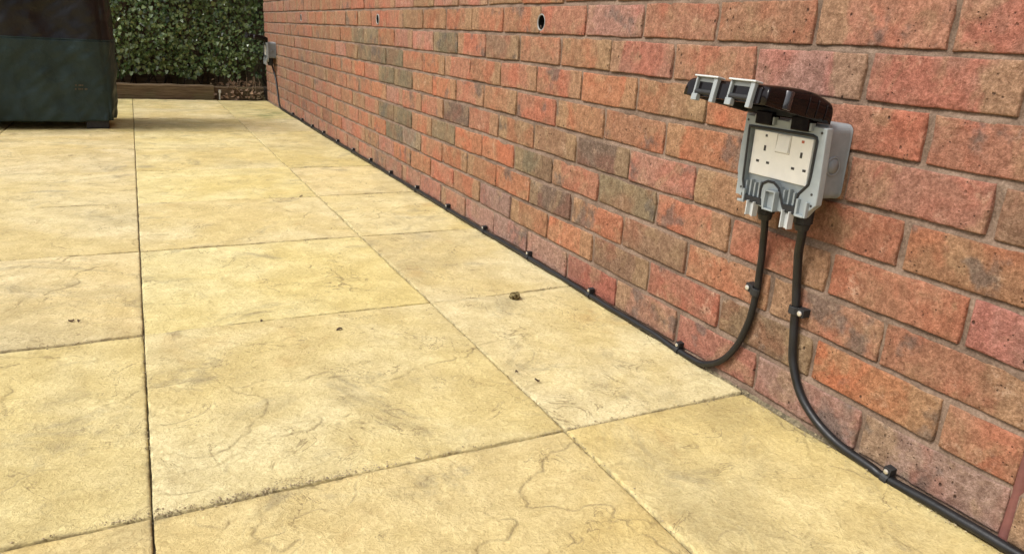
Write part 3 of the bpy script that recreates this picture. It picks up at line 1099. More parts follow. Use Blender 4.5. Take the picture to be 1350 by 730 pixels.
    # corner screw pockets
    for px, py in ((987, 158), (1084, 176), (1070, 257), (1069, 272), (977, 246)):
        q = pxl(px, py, XF)
        b = bmesh.new()
        cyl(b, (XF - 0.0006, q.y, q.z), (XF + 0.002, q.y, q.z), 0.0020, n=12)
        bm_obj('screw', b, HOLE, fr)
    # central hump channel and the two catches below
    b = bmesh.new()
    q0, q1 = pxl(1016.5, 250, XF), pxl(1017, 278, XF)
    box(b, XF - 0.011, XF + 0.004, q1.y - 0.0085, q1.y + 0.0085, q1.z + 0.001, q1.z + 0.004)
    for s in (-1, 1):
        box(b, XF - 0.011, XF + 0.004, q1.y + s * 0.0100 - 0.0014, q1.y + s * 0.0100 + 0.0014, q1.z + 0.001, q0.z)
    box(b, XF - 0.0035, XF + 0.003, q1.y - 0.0086, q1.y + 0.0086, q1.z + 0.0041, q0.z - 0.002)
    box(b, XF - 0.011, XF + 0.004, q1.y - 0.0086, q1.y + 0.0086, q0.z - 0.002, q0.z + 0.0008)
    bm_obj('centre_channel', b, GREY, fr, bevel=0.0006)
    for px, py, L in ((992.5, 268, 0.021), (1039, 281, 0.025)):
        q = pxl(px, py, XF)
        b = bmesh.new()
        box(b, XF + 0.001, XF + 0.005, q.y - 0.0060, q.y + 0.0060, q.z - L, q.z + 0.004)
        for s in (-1, 1):
            box(b, XF - 0.007, XF + 0.005, q.y + s * 0.0070 - 0.001, q.y + s * 0.0070 + 0.001, q.z - L + 0.001, q.z + 0.004)
        bm_obj('catch', b, PALE, root, bevel=0.0005)
    # lower right bracket
    b = bmesh.new()
    q = pxl(1060, 276, XF)
    box(b, XF - 0.006, XF, q.y - 0.004, q.y + 0.013, q.z - 0.013, q.z - 0.009)
    box(b, XF - 0.006, XF, q.y + 0.0090, q.y + 0.0129, q.z - 0.0089, q.z + 0.014)
    box(b, XF - 0.006, XF, q.y - 0.0085, q.y - 0.0045, q.z - 0.0125, q.z + 0.012)
    bm_obj('bracket', b, GREY, fr, bevel=0.0007)
    b = bmesh.new()
    q = pxl(979, 255, XF)
    box(b, XF - 0.005, XF, q.y - 0.008, q.y - 0.004, q.z - 0.013, q.z + 0.010)
    box(b, XF - 0.005, XF, q.y - 0.0035, q.y + 0.006, q.z - 0.0129, q.z - 0.009)
    bm_obj('bracket', b, GREY, fr, bevel=0.0007)
    # cable glands under the box
    for px, py in ((1008.5, 283), (1057.5, 297)):
        q = pxl(px, py, -0.034)
        b = bmesh.new()
        cyl(b, (-0.034, q.y, 0.004), (-0.034, q.y, q.z + 0.003), 0.0150, n=8)
        cyl(b, (-0.034, q.y, q.z + 0.003), (-0.033, q.y, q.z - 0.008), 0.0128, 0.0100, n=20)
        bm_obj('cable_gland', b, RUBBER, root, bevel=0.0007)
    # raised lid: a shallow shell hinged along the top
    A0, A1 = 0.1135 - SO.y, 0.2865 - SO.y
    hx, hz = -0.058, 0.4895 - SO.z
    LEN = 0.136
    tilt = math.radians(11)
    ux, uz = Vector((-math.cos(tilt), 0, math.sin(tilt))), Vector((math.sin(tilt), 0, math.cos(tilt)))

    def shell(nu, nv, off, prof_h):
        V = []
        for i in range(nu):
            for j in range(nv):
                a, c_ = i / (nu - 1), j / (nv - 1)
                u = -math.cos(a * math.pi) * 0.5 + 0.5
                v = -math.cos(c_ * math.pi) * 0.5 + 0.5
                H = prof_h(u)
                su, sv = abs(2 * u - 1), abs(2 * v - 1)
                hgt = H * (max(0, 1 - su ** 24) ** 0.2) * (max(0, 1 - sv ** 26) ** 0.2)
                yy = A0 + off + (A1 - A0 - 2 * off) * v
                q = Vector((hx, yy, hz)) + ux * (off + (LEN - 2 * off) * u) + uz * max(0.0, hgt - off * 1.0)
                V.append(q)
        return V

    def ph(u):
        return float(np.interp(u, [0, 0.15, 0.31, 0.5, 0.68, 0.85, 1], [0.0295, 0.0338, 0.0372, 0.0365, 0.0338, 0.0305, 0.027]))
    nu, nv = 34, 34
    Vo, Vi = shell(nu, nv, 0, ph), shell(nu, nv, 0.0024, ph)
    F = []
    for i in range(nu - 1):
        for j in range(nv - 1):
            a = i * nv + j
            F.append((a, a + 1, a + nv + 1, a + nv))
            k = nu * nv
            F.append((k + a, k + a + nv, k + a + nv + 1, k + a + 1))
    bd = [j for j in range(nv)] + [i * nv + nv - 1 for i in range(1, nu)] + [(nu - 1) * nv + j for j in range(nv - 2, -1, -1)] + [i * nv for i in range(nu - 2, 0, -1)]
    k = nu * nv
    for a, c_ in zip(bd, bd[1:] + bd[:1]):
        F.append((a, k + a, k + c_, c_))
    me = bpy.data.meshes.new('lid')
    me.from_pydata([tuple(q) for q in Vo + Vi], [], F)
    b = bmesh.new()
    b.from_mesh(me)
    bmesh.ops.recalc_face_normals(b, faces=b.faces)
    lid = bm_obj('lid', b, SMOKE, root, smooth=True)
    # grip ribs on the lid's near side
    for u in (0.12, 0.26, 0.40):
        b = bmesh.new()
        q = Vector((hx, A0, hz)) + ux * (LEN * u)
        for s in range(1):
            pts = [q + uz * 0.002 + Vector((0, -0.0002, 0)), q + uz * (ph(u) * 0.5) + Vector((0, -0.0006, 0)), q + uz * (ph(u) * 0.80) + Vector((0, 0.0002, 0))]
            tube(b, smooth_path(pts, 0.004), 0.0005, 6)
        bm_obj('grip_rib', b, SMOKE, lid, smooth=True)
    b = bmesh.new()
    q = Vector((hx, A0 + 0.0035, hz)) + ux * (LEN * 0.70)
    cyl(b, q + uz * 0.0015, q + uz * 0.0275, 0.0085, 0.0080, n=24)  # rounded bulge added to the lid side to catch a sky highlight
    bm_obj('highlight_bulge', b, simple('lid_gloss', (0.02, 0.02, 0.024), 0.05, spec=0.9, var=0.05), lid, smooth=True, bevel=0.001)
    # rubber lip under the lid
    b = bmesh.new()
    for (u0, u1, v0, v1) in ((0.06, 0.94, 0.055, 0.075), (0.06, 0.94, 0.925, 0.945), (0.06, 0.08, 0.075, 0.925), (0.92, 0.94, 0.075, 0.925)):
        vv = box(b, 0, 1, 0, 1, 0, 1)
        for w in vv:
            u, v, t = (u0 if w.co.x < .5 else u1), (v0 if w.co.y < .5 else v1), (0.001 if w.co.z < .5 else 0.010)
            w.co = Vector((hx, A0 + (A1 - A0) * v, hz)) + ux * (LEN * u) + uz * t
    bm_obj('lid_liner', b, RUBBER, lid)
    # two pale latches on the lid's front edge
    for (pa, pb) in ((914.5, 944), (959.5, 994)):
        ya, yb = wallpt(pb, 118, -0.196).y - SO.y, wallpt(pa, 118, -0.196).y - SO.y
        base = Vector((hx, 0, hz)) + ux * (LEN - 0.001)
        b = bmesh.new()

        def lb(y0, y1, u0, u1, t0, t1):
            vv = box(b, 0, 1, 0, 1, 0, 1)
            for w in vv:
                w.co = base + Vector((0, y0 if w.co.y < .5 else y1, 0)) + ux * (u0 if w.co.x < .5 else u1) + uz * (t0 if w.co.z < .5 else t1)
        lb(ya - 0.001, yb + 0.001, -0.004, 0.0115, 0.0280, 0.0305)       # lip
        bm_obj('latch_lip', b, PALE, lid, bevel=0.0008)
        b = bmesh.new()
        lb(ya + 0.0015, ya + 0.0095, 0.001, 0.0085, -0.007, 0.0279)
        lb(yb - 0.0045, yb - 0.0010, 0.001, 0.0085, 0.0028, 0.0279)
        lb(ya + 0.0090, yb - 0.0040, 0.0012, 0.0030, 0.0215, 0.0278)
        lb(yb - 0.0125, yb - 0.0005, 0.001, 0.0095, -0.007, 0.0030)
        la = bm_obj('latch', b, LATCH, lid, bevel=0.0011)
        b = bmesh.new()
        cyl(b, base + Vector((0, ya + 0.010, 0)) + ux * 0.0045 + uz * 0.0065, base + Vector((0, yb - 0.001, 0)) + ux * 0.0045 + uz * 0.0065, 0.0040, n=14)
        lbm = b
        bm_obj('latch_pivot', lbm, RUBBER, la, smooth=False)
    b = bmesh.new()
    base = Vector((hx, 0, hz)) + ux * (LEN + 0.0005)
    vv = box(b, 0, 1, 0, 1, 0, 1)
    for w in vv:
        w.co = base + Vector((0, A0 + 0.012 if w.co.y < .5 else A1 - 0.008, 0)) + ux * (-0.002 if w.co.x < .5 else 0.0010) + uz * (0.0 if w.co.z < .5 else 0.023)
    bm_obj('lid_front', b, SMOKE, lid, bevel=0.001)
    return root


def copy_tree(o, parent=None):
    c = o.copy()
    COL.objects.link(c)
    c.parent = parent
    for ch in [q for q in bpy.data.objects if q.parent == o]:
        copy_tree(ch, c)
    return c


sock = make_socket()
tag(sock, 'grey outdoor double socket on the wall with its dark lid raised, cream faceplate facing out', 'socket', 'outdoor sockets on the brick wall')
far = copy_tree(sock)
far.location = (0, 5.30, 0.345)
for q in bpy.data.objects:
    if q.name.startswith('latch') and q.parent and q.parent.parent and (q.parent.parent == far or q.parent.parent.parent == far):
        q.material_slots[0].link = 'OBJECT'
        q.material_slots[0].material = RUBBER
far['label'] = 'small far grey socket box on the wall beside the ivy'

# ------------------------------------------------------------------ cables and clips
CR = 0.0062
cx_ = -0.0085
zc_ = ZP + 0.0105


def basept(y):
    return Vector((cx_ - 0.0012 + 0.0008 * math.sin(y * 5.1), y, zc_ + 0.0012 * math.sin(y * 7.3) + 0.0008 * math.sin(y * 17)))


LX = [(1006.5, 318), (1003, 350), (998, 380), (992, 408), (983, 434), (969, 459), (951, 475), (930, 480), (911, 472)]
q0 = wallpt(1008.5, 283, -0.034)
pts = [wallpt(1009, 278, -0.034), wallpt(1008, 293, -0.033), wallpt(1007.3, 305, -0.026)]
for i, (x, y) in enumerate(LX):
    pts.append(wallpt(x, y, (-0.019, -0.011)[i] if i < 2 else cx_))
pts.append(wallpt(893, 461, cx_))
ystart = pts[-1].y + 0.10
y = ystart
while y < 5.05:
    pts.append(basept(y))
    y += 0.11
fq = far.location
pts += [Vector((cx_, 5.12, 0.012)), Vector((cx_, 5.16, 0.075)), Vector((cx_, 5.24, 0.20)), Vector((-0.016, 5.335, 0.29)), Vector((-0.034, fq.y + q0.y - SO.y, fq.z + q0.z - SO.z - 0.004))]
b = bmesh.new()
tube(b, wobble(smooth_path(pts, 0.008), 0.0016), CR, 14)
tag(bm_obj('power_cable', b, CABLE, None, smooth=True), 'long black cable running along the wall foot from the open socket to the far box', 'cable')
RX = [(1052.5, 338), (1050.5, 372), (1049, 408), (1045.5, 445), (1046, 480), (1052, 510), (1066, 540), (1088, 569), (1118, 595), (1150, 617)]
q1 = wallpt(1057.5, 297, -0.034)
pts = [wallpt(1058, 292, -0.034), wallpt(1056.8, 308, -0.033), wallpt(1055, 321, -0.027)]
for i, (x, y) in enumerate(RX):
    pts.append(wallpt(x, y, (-0.019, -0.011)[i] if i < 2 else cx_))
e1 = wallpt(1168, 630, cx_)
pts.append(e1)
y = -0.15
while y > -1.55:
    pts.append(basept(y) + Vector((0, 0, -0.001)))
    y -= 0.12
b = bmesh.new()
tube(b, wobble(smooth_path(pts, 0.006), 0.0016), CR * 1.12, 16)
tag(bm_obj('power_cable', b, CABLE, None, smooth=True), 'short curving black cable from under the open socket towards the dull red sealant joint', 'cable')


def make_clip(r):
    """clip on a cable running along local y, wall behind at +x, nail block on the +z side"""
    root = empty('cable_clip')
    b = bmesh.new()
    w = 0.0052
    n = 10
    prof = []
    for i in range(n + 1):
        t = math.radians(-70 + i * (250 / n))
        prof.append((-math.cos(t), math.sin(t)))
    ro, ri = r + 0.0022, r + 0.0001
    A = [[b.verts.new((c * rad, s * w, z * rad)) for rad in (ri, ro) for s in (-1, 1)] for c, z in prof]
    for P, Q in zip(A, A[1:]):
        for a, c in ((0, 1), (1, 3), (3, 2), (2, 0)):
            b.faces.new((P[a], P[c], Q[c], Q[a]))
    b.faces.new((A[0][0], A[0][2], A[0][3], A[0][1]))
    b.faces.new((A[-1][0], A[-1][1], A[-1][3], A[-1][2]))
    box(b, -r * 0.75, 0.009, -w * 1.05, w * 1.05, r + 0.0005, r + 0.0112)
    bmesh.ops.recalc_face_normals(b, faces=b.faces)
    bm_obj('saddle', b, RUBBER, root, bevel=0.0006)
    b = bmesh.new()
    zc = r + 0.0062
    cyl(b, (-r * 0.75 - 0.0018, 0, zc), (0.02, 0, zc), 0.0010, n=8)
    n = 14
    prof = [(-r * 0.75 - 0.0012, 0.0036), (-r * 0.75 - 0.0022, 0.0032), (-r * 0.75 - 0.0027, 0.0012)]
    rings = [[b.verts.new((x, rr * math.cos(2 * math.pi * i / n), zc + rr * math.sin(2 * math.pi * i / n))) for i in range(n)] for x, rr in prof]
    for P, Q in zip(rings, rings[1:]):
        for i in range(n):
            j = (i + 1) % n
            b.faces.new((P[i], Q[i], Q[j], P[j]))
    b.faces.new(rings[-1])
    b.faces.new(rings[0][::-1])
    bmesh.ops.recalc_face_normals(b, faces=b.faces)
    bm_obj('nail', b, NAIL, root)
    return root


clip = make_clip(CR)
clip_ys = [0.764, 1.088, 1.395, 1.708, 2.037, 2.370, 2.686, 3.000, 3.316, 3.650, 3.955, 4.275, 4.590]
first = True
for y in clip_ys:
    c = clip if first else copy_tree(clip)
    first = False
    c.location = basept(y)
    c.rotation_euler = (rng.gauss(0, 0.05), rng.gauss(0, 0.12), 0)
    tag(c, 'small black nail clip holding the long cable at the foot of the wall', 'cable clip', 'clips along the wall foot')
c = copy_tree(clip)
c.location = wallpt(893.5, 461, cx_)
c.rotation_euler = (0.10, 0, 0)
tag(c, 'black nail clip where the long cable starts to curve up to the open socket', 'cable clip', 'clips along the wall foot')
c = copy_tree(clip)
c.location = e1
c.scale = (1.12, 1.12, 1.12)
c.rotation_euler = (0.12, 0, 0)
tag(c, 'black nail clip at the foot of the short cable near the dull red sealant', 'cable clip', 'clips along the wall foot')
c = copy_tree(clip)
c.scale = (1.3, 1.3, 1.3)
c.location = wallpt(997.5, 384, cx_)
c.rotation_euler = (math.radians(-80), 0, 0)
tag(c, 'black clip with bright nail on the upright of the long cable below the socket', 'cable clip')
c = copy_tree(clip)
c.scale = (1.28, 1.28, 1.28)
c.location = wallpt(1048.5, 408, cx_)
c.rotation_euler = (math.radians(92), 0, 0)
tag(c, 'black clip with bright nail on the upright of the short cable below the socket', 'cable clip')

# ------------------------------------------------------------------ covered barbecue
CVX0, CVX1, CVY0, CVY1 = -2.20, -1.052, 3.93, 4.50
CVTOP, SEAM, HEM = 1.08, 0.452, 0.026
cover = empty('covered_barbecue', ((CVX0 + CVX1) / 2, (CVY0 + CVY1) / 2, ZP))
tag(cover, 'tall black and dark green fabric cover over a barbecue on the patio', 'cover')
# outline of the cover as a rounded rectangle walked round
per = []
rr = 0.045
for (cx, cy, a0) in ((CVX1 - rr, CVY0 + rr, 270), (CVX1 - rr, CVY1 - rr, 0), (CVX0 + rr, CVY1 - rr, 90), (CVX0 + rr, CVY0 + rr, 180)):
    for s in range(7):
        a = math.radians(a0 + s * 15)
        per.append(Vector((cx + rr * math.cos(a), cy + rr * math.sin(a), 0)))
loop = []
for i, q in enumerate(per):
    nx_ = per[(i + 1) % len(per)]
    k = max(1, int((nx_ - q).length / 0.011))
    for s in range(k):
        loop.append(q.lerp(nx_, s / k))
cen = Vector(((CVX0 + CVX1) / 2, (CVY0 + CVY1) / 2, 0))
nL = len(loop)
nor = []
for i in range(nL):
    d = (loop[(i + 1) % nL] - loop[i - 1]).normalized()
    nor.append(Vector((d.y, -d.x, 0)))


def cloth(name, z0, z1, nz, mat, extra, hem):
    V = []
    for i in range(nL):
        s = i * 0.011
        for j in range(nz):
            t = j / (nz - 1)
            z = z0 + (z1 - z0) * t
            f = 0.020 * mnoise.noise(Vector((s * 4.2, z * 1.3, 1.7))) + 0.012 * mnoise.noise(Vector((s * 11 + z * 5, z * 6, 7.7))) + 0.006 * mnoise.noise(Vector((s * 24 - z * 14, z * 20, 3.1)))
            f += 0.010 * mnoise.noise(Vector((s * 7 + z * 9, z * 2, 11.0))) * (1 - z / CVTOP)
            f += 0.026 * mnoise.noise(Vector((s * 8.5 + 0.6 * z, z * 0.7, 21.0))) + 0.009 * mnoise.noise(Vector((s * 9 - z * 11, z * 4 + s * 3, 5.0)))
            flare = -0.040 * (1 - z / 0.45) if z < 0.45 else 0
            top = 0.04 * max(0, (z - 0.98) / 0.1) ** 2
            zz = z
            if hem:
                zz += (1 - t) ** 3 * (0.012 * mnoise.noise(Vector((s * 3.3, 0.3, 0.2))) + 0.005 * mnoise.noise(Vector((s * 14, 1.3, 0.2))))
            q = loop[i] + nor[i] * (f + flare + extra - top) + Vector((0, 0, zz))
            V.append(q)
    idx = [(i * nz + j, ((i + 1) % nL) * nz + j, ((i + 1) % nL) * nz + j + 1, i * nz + j + 1) for i in range(nL) for j in range(nz - 1)]
    return V, idx


V, F = cloth('upper_cover', SEAM - 0.012, CVTOP, 60, COVB, 0.0, False)
nz = 60
# close the top
tc = len(V)
ringtop = [i * nz + nz - 1 for i in range(nL)]
prev = ringtop
for k in (0.8, 0.5, 0.2):
    cur = []
    for a in ringtop:
        q = cen + (V[a] - cen) * k
        q.z = CVTOP + 0.03 * (1 - k) + 0.012 * mnoise.noise(q * 6)
        cur.append(len(V))
        V.append(q)
    for i in range(nL):
        F.append((prev[i], prev[(i + 1) % nL], cur[(i + 1) % nL], cur[i]))
    prev = cur
F.append(tuple(prev))
me = bpy.data.meshes.new('upper_cover')
off = Vector(cover.location)
me.from_pydata([tuple(q - off) for q in V], [], F)
me.polygons.foreach_set('use_smooth', [True] * len(F))
up_ = mesh_obj('upper_cover', me, COVB, cover)
up_['label'] = 'black upper fabric of the cover'
V, F = cloth('lower_cover', HEM + ZP + 0.016, SEAM, 44, COVG, 0.0045, True)
me = bpy.data.meshes.new('lower_cover')
me.from_pydata([tuple(q - off) for q in V], [], F)
me.polygons.foreach_set('use_smooth', [True] * len(F))
lo_ = mesh_obj('lower_cover', me, COVG, cover)
lo_['label'] = 'dark green lower band of the cover'
sm_ = lo_.modifiers.new('thick', 'SOLIDIFY')
sm_.thickness = 0.003
sm_.offset = -1
# raised seam
b = bmesh.new()
pth = [V[i * 44 + 43] + Vector((0, 0, 0.002)) - off for i in range(nL)]
pth.append(pth[0].copy())
tube(b, pth, 0.0028, 6)
bm_obj('seam', b, COVG, lo_, smooth=True)
# feet and base shelf
for (x, y) in ((CVX1 - 0.110, CVY0 + 0.085), (CVX1 - 0.110, CVY1 - 0.10), (CVX0 + 0.11, CVY0 + 0.085), (CVX0 + 0.11, CVY1 - 0.10)):
    b = bmesh.new()
    box(b, x - 0.055 - off.x, x + 0.055 - off.x, y - 0.03 - off.y, y + 0.03 - off.y, 0.0, 0.09)
    bm_obj('foot', b, RUBBER, cover, bevel=0.006)
b = bmesh.new()
box(b, CVX0 + 0.11 - off.x, CVX1 - 0.11 - off.x, CVY0 + 0.11 - off.y, CVY1 - 0.11 - off.y, 0.0905, 0.13)
bm_obj('base_shelf', b, RUBBER, cover, bevel=0.004)
# faint tan stitched mark near the lower corner
b = bmesh.new()
mk = simple('tan_mark', (0.06, 0.048, 0.028), 0.6)


def front_y(x, z):
    best = min(V, key=lambda q: (q.x - x) ** 2 * 1 + (q.z - z) ** 2 + (0 if q.y < 4.1 else 9))
    return best.y


for r_, (dz, n_) in enumerate(((0.012, 3), (-0.008, 4))):
    for i in range(n_):
        x = -1.222 + (i - n_ / 2) * 0.015 + 0.004 * r_
        z = 0.205 + dz
        y = front_y(x, z) - 0.002
        box(b, x - off.x, x + 0.007 + 0.006 * (i % 2) - off.x, y - 0.001 - off.y, y + 0.004 - off.y, z - off.z, z + 0.008 - off.z)
bm_obj('stitched_mark', b, mk, lo_)

# ------------------------------------------------------------------ ivy bed at the far end
SY = 5.775
edging = empty('timber_edging', (-1.9, SY + 0.05, ZP))
tag(edging, 'weathered brown timber board edging the bed below the ivy', 'timber edging')
eo = Vector(edging.location)
for (x0, x1, h) in ((-3.6, -1.13, 0.093), (-1.125, -0.40, 0.096), (-0.395, -0.012, 0.085)):
    b = bmesh.new()
    nseg = 30
    pv = None
    for i in range(nseg + 1):
        x = x0 + (x1 - x0) * i / nseg
        n1 = 0.004 * mnoise.noise(Vector((x * 6, 0, 1)))
        n2 = 0.005 * mnoise.noise(Vector((x * 9, 4, 1)))
        cur = [b.verts.new((x - eo.x, y - eo.y, z - eo.z)) for y, z in ((SY + n1, -0.05), (SY + n1, h - 0.008 + n2), (SY + 0.008 + n1, h + n2), (SY + 0.09, h + n2), (SY + 0.10, h - 0.01 + n2), (SY + 0.10, -0.05))]
        if pv:
            for j in range(5):
                b.faces.new((pv[j], cur[j], cur[j + 1], pv[j + 1]))
        else:
            b.faces.new(cur)
        pv = cur
    b.faces.new(pv[::-1])
    bmesh.ops.recalc_face_normals(b, faces=b.faces)
    bd_ = bm_obj('board', b, WOOD, edging, bevel=0.002)
    if x0 > -0.5:
        bd_.location.y = 0.055
# soil of the bed
xs, ysb = np.arange(-3.6, 1.21, 0.06), np.arange(5.74, 7.0, 0.06)
Xb, Yb = np.meshgrid(xs, ysb, indexing='ij')
Zb = 0.055 + 0.035 * fbm(Xb * 5, Yb * 5, 2) - 0.11 * sstep(-0.5, -0.3, Xb) * sstep(5.98, 5.76, Yb) - 0.35 * sstep(5.86, 5.80, Yb) * sstep(-0.38, -0.41, Xb)
o = mesh_obj('soil_bed', grid_mesh('soil_bed', np.stack([Xb, Yb, Zb], -1).reshape(-1, 3), len(xs), len(ysb)), SOIL)
o['kind'] = 'structure'

# ivy: stems and leaves over unseen backing boards
ivy = empty('ivy_hedge', (-1.3, 6.1, 0.05))
tag(ivy, 'dense dark green ivy climbing behind the timber edging', 'ivy')
io = Vector(ivy.location)
ir = random.Random(11)
LSH = [(0, 0.0), (-0.30, -0.10), (-0.52, 0.14), (-0.30, 0.42), (-0.34, 0.62), (0, 1.0), (0.34, 0.62), (0.30, 0.42), (0.52, 0.14), (0.30, -0.10)]
V, F = [], []


def ivy_front(x, z):
    return 5.93 + 0.10 * mnoise.noise(Vector((x * 2.0, z * 2.0, 0.4))) + 0.075 * mnoise.noise(Vector((x * 5.5, z * 5.5, 2.4))) - 0.03 * min(1, z)


def leaf(p, nrm, down, s):
    b0 = len(V)
    nrm = nrm.normalized()
    t = (down - nrm * down.dot(nrm)).normalized()
    sd = nrm.cross(t)
    cup = ir.uniform(0.05, 0.28)
    V.append(tuple(p + t * (s * 0.35) - nrm * (s * cup * 0.15)))
    for (u, v) in LSH:
        V.append(tuple(p + sd * (u * s) + t * (v * s) + nrm * (s * (abs(u) * cup - 0.25 * cup * v * v))))
    n = len(LSH)
    for i in range(n):
        F.append((b0, b0 + 1 + i, b0 + 1 + (i + 1) % n))


for k in range(30000):
    x = ir.uniform(-3.5, 0.55)
    z = ir.uniform(0.10, 1.62)
    if x > 0.03 and False:
        continue
    dep = ir.random() ** 1.6 * 0.20
    y = ivy_front(x, z) + dep
    if z < 0.16 + 0.08 * mnoise.noise(Vector((x * 6, 0, 5))):
        continue
    if x > -0.42 and z < 0.12 + (x + 0.42) * 0.45 * (0.6 + 0.8 * ir.random()) and ir.random() < 0.75:
        continue
    if y < 5.76 and x > -0.03:
        continue
    nrm = Vector((ir.gauss(0, 0.6), -1.0 + ir.gauss(0, 0.3), 0.75 + ir.gauss(0, 0.6)))
    down = Vector((ir.gauss(0, 0.55), -0.25, -1))
    leaf(Vector((x, y, z)) - io, nrm, down, ir.uniform(0.016, 0.035) * (1.0 if ir.random() < 0.9 else 1.25))
me = bpy.data.meshes.new('leaves')
me.from_pydata(V, [], F)
me.polygons.foreach_set('use_smooth', [True] * len(F))
o = mesh_obj('leaves', me, LEAF, ivy)
o['kind'] = 'stuff'
b = bmesh.new()
for k in range(60):
    x = ir.uniform(-3.4, 0.4)
    pts = [Vector((x, 6.14, 0.06))]
    while pts[-1].z < 1.5:
        q = pts[-1]
        pts.append(Vector((q.x + ir.gauss(0, 0.06), ivy_front(q.x, q.z) + 0.12 + ir.gauss(0, 0.02), q.z + ir.uniform(0.08, 0.2))))
    tube(b, [q - io for q in pts], 0.005, 5)
o = bm_obj('stems', b, STEM, ivy, smooth=True)
o['kind'] = 'stuff'
# unseen boards added behind the ivy to block light
light_blocker = empty('ivy_light_blocker', (-1.4, 6.3, 0.0))
tag(light_blocker, 'unseen timber boards added behind the ivy to block light', 'light_blocker')
x = -3.6
bb_ = None
while x < 0.75:
    if bb_ is None:
        b = bmesh.new()
        box(b, -0.07, 0.07, -0.01, 0.01, 0.02, 1.72)
        bb_ = bm_obj('board', b, WOOD, light_blocker)
        o = bb_
    else:
        o = bb_.copy()
        COL.objects.link(o)
        o.parent = light_blocker
    o.location = (x + 1.4, 0.022 * (round(x / 0.128) % 2), 0)
    x += 0.128

# dry leaves and twigs in the corner by the wall
V, F = [], []
for k in range(330):
    x, y = ir.uniform(-0.42, -0.02), ir.uniform(5.745, 5.95)
    if ir.random() > 0.35 + (x + 0.42) * 1.6:
        continue
    z = max(ZP + 0.004, -0.005 + 0.11 * max(0, min(1, (y - 5.76) / 0.2))) + ir.uniform(0, 0.035)
    leaf(Vector((x, y, z)), Vector((ir.gauss(0, 0.6), -0.5 + ir.gauss(0, 0.5), 1)), Vector((ir.gauss(0, 1), ir.gauss(0, 1), -0.3)), ir.uniform(0.015, 0.034))
me = bpy.data.meshes.new('leaf_litter')
me.from_pydata(V, [], F)
o = mesh_obj('leaf_litter', me, DEAD)
o['kind'] = 'stuff'
o['label'] = 'brown dead leaves piled in the corner by the wall'
b = bmesh.new()
for k in range(16):
    p = Vector((ir.uniform(-0.25, -0.03), ir.uniform(5.78, 5.93), 0.02))
    q = p + Vector((ir.gauss(0, 0.05), ir.gauss(0, 0.03), ir.uniform(0.03, 0.16)))
    tube(b, [p, p.lerp(q, 0.5) + Vector((ir.gauss(0, 0.012), 0, 0.01)), q], 0.0022, 5)
o = bm_obj('dry_twigs', b, simple('dry_twig', (0.30, 0.21, 0.13), 0.8), None)
o['kind'] = 'stuff'
o['label'] = 'thin dry twigs sticking up in the corner by the wall'
# little white marker peg at the end of the timber
b = bmesh.new()
p = gndpt(290, 133)
box(b, -0.005, 0.005, -0.002, 0.002, 0.0, 0.075)
box(b, -0.009, 0.009, -0.0045, -0.0022, 0.055, 0.078)
o = bm_obj('marker_peg', b, simple('white_peg', (0.55, 0.55, 0.50), 0.6), None, bevel=0.001)
o.location = (-0.365, 5.752, ZP)
o.rotation_euler = (0.06, 0.05, 0)
tag(o, 'small whitish peg standing at the end of the timber edging', 'peg')

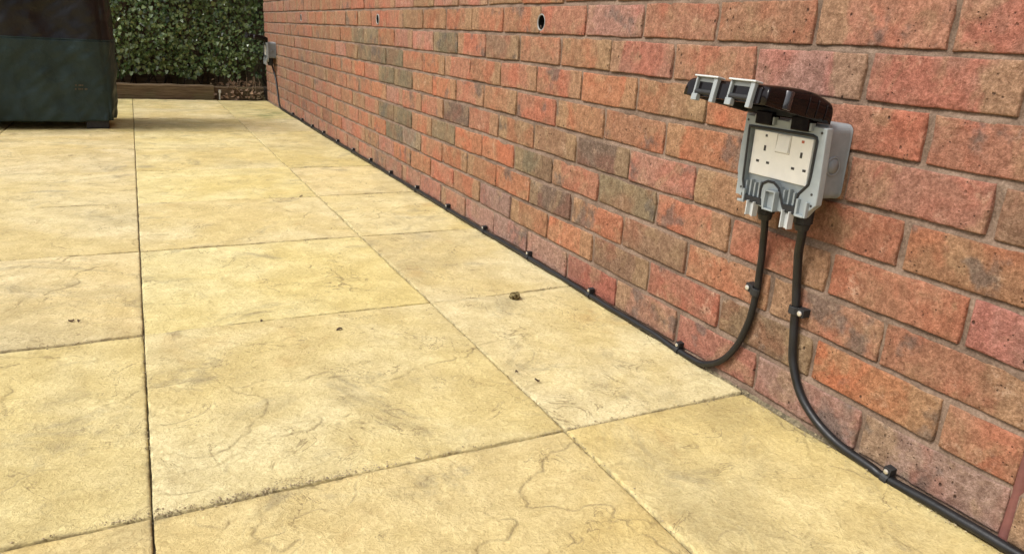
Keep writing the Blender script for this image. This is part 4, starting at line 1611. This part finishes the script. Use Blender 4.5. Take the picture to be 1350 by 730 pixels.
# ------------------------------------------------------------------ bits lying on the paving
# mossy crumb
b = bmesh.new()
bmesh.ops.create_icosphere(b, subdivisions=3, radius=0.012)
for v in b.verts:
    n_ = mnoise.noise(v.co * 150) * 0.0035 + mnoise.noise(v.co * 420) * 0.0016
    v.co = v.co * (1 + n_ / 0.011)
    v.co.z *= 0.85
    v.co.x *= 1.1
nmo = N('mossy_crumb', 0.95, spec=0.1)
pp = nmo.new('NewGeometry').outputs['Position']
MOSS = nmo.out(Base_Color=nmo.mix(nmo.ramp(nmo.noise(pp, 130, 3), 0.4, 0.6), (0.055, 0.036, 0.012), (0.22, 0.18, 0.085)), Normal=nmo.bump(nmo.noise(pp, 500, 3), 0.002))
o = bm_obj('moss_clump', b, MOSS, None)
p = gndpt(679, 394)
o.location = (p.x, p.y, ZP + 0.0075)
tag(o, 'small knobbly brown and greenish moss crumb lying on the paving', 'moss')


def scrap(px, py, L, W, ang, lb, col, name='dead_leaf', cat='leaf', group=None):
    b = bmesh.new()
    n = 6
    pv = None
    for i in range(n + 1):
        t = i / n
        w = W * math.sin(math.pi * (0.08 + 0.84 * t)) ** 0.7 * 0.5
        zz = 0.0018 * math.sin(t * 4 + L * 900)
        cur = [b.verts.new(((t - .5) * L, -w, zz + 0.0016)), b.verts.new(((t - .5) * L, 0, zz)), b.verts.new(((t - .5) * L, w, zz + 0.0022))]
        if pv:
            b.faces.new((pv[0], cur[0], cur[1], pv[1]))
            b.faces.new((pv[1], cur[1], cur[2], pv[2]))
        pv = cur
    o = bm_obj(name, b, col, None, smooth=True)
    m = o.modifiers.new('thick', 'SOLIDIFY')
    m.thickness = 0.0008
    p = gndpt(px, py)
    o.location = (p.x, p.y, ZP + 0.0012)
    o.rotation_euler = (0.1, 0.08, ang)
    tag(o, lb, cat, group)


DRY = simple('dry_brown_leaf', (0.075, 0.04, 0.018), 0.8, var=0.3)
scrap(447.5, 435, 0.013, 0.006, 0.2, 'dark brown leaf scrap alone in the middle of a slab', DRY)
scrap(345, 424, 0.006, 0.005, 0.9, 'tiny dark leaf crumb on a slab beside a cross joint', DRY)
CRG = 'crumbs scattered on the paving'
scrap(681, 491, 0.007, 0.004, 0.5, 'tiny brown crumb on the cut slab between the moss crumb and the long joint', DRY, group=CRG)
scrap(708, 502, 0.009, 0.004, -0.5, 'tiny brown crumb on the cut slab between the moss crumb and the long joint', DRY, group=CRG)
scrap(94, 423.5, 0.010, 0.006, 0.3, 'dark crumb lying close to another one on a slab in line with the covered barbecue', DRY, group='crumbs on the outer slabs')
scrap(104, 424, 0.006, 0.005, 1.3, 'dark crumb lying close to another one on a slab in line with the covered barbecue', DRY, group='crumbs on the outer slabs')
scrap(397, 259.5, 0.012, 0.006, 0.3, 'brown fleck on the far paving beside a cross joint', DRY)
print('individual bricks', n_ind, 'stuff', len(stuff))
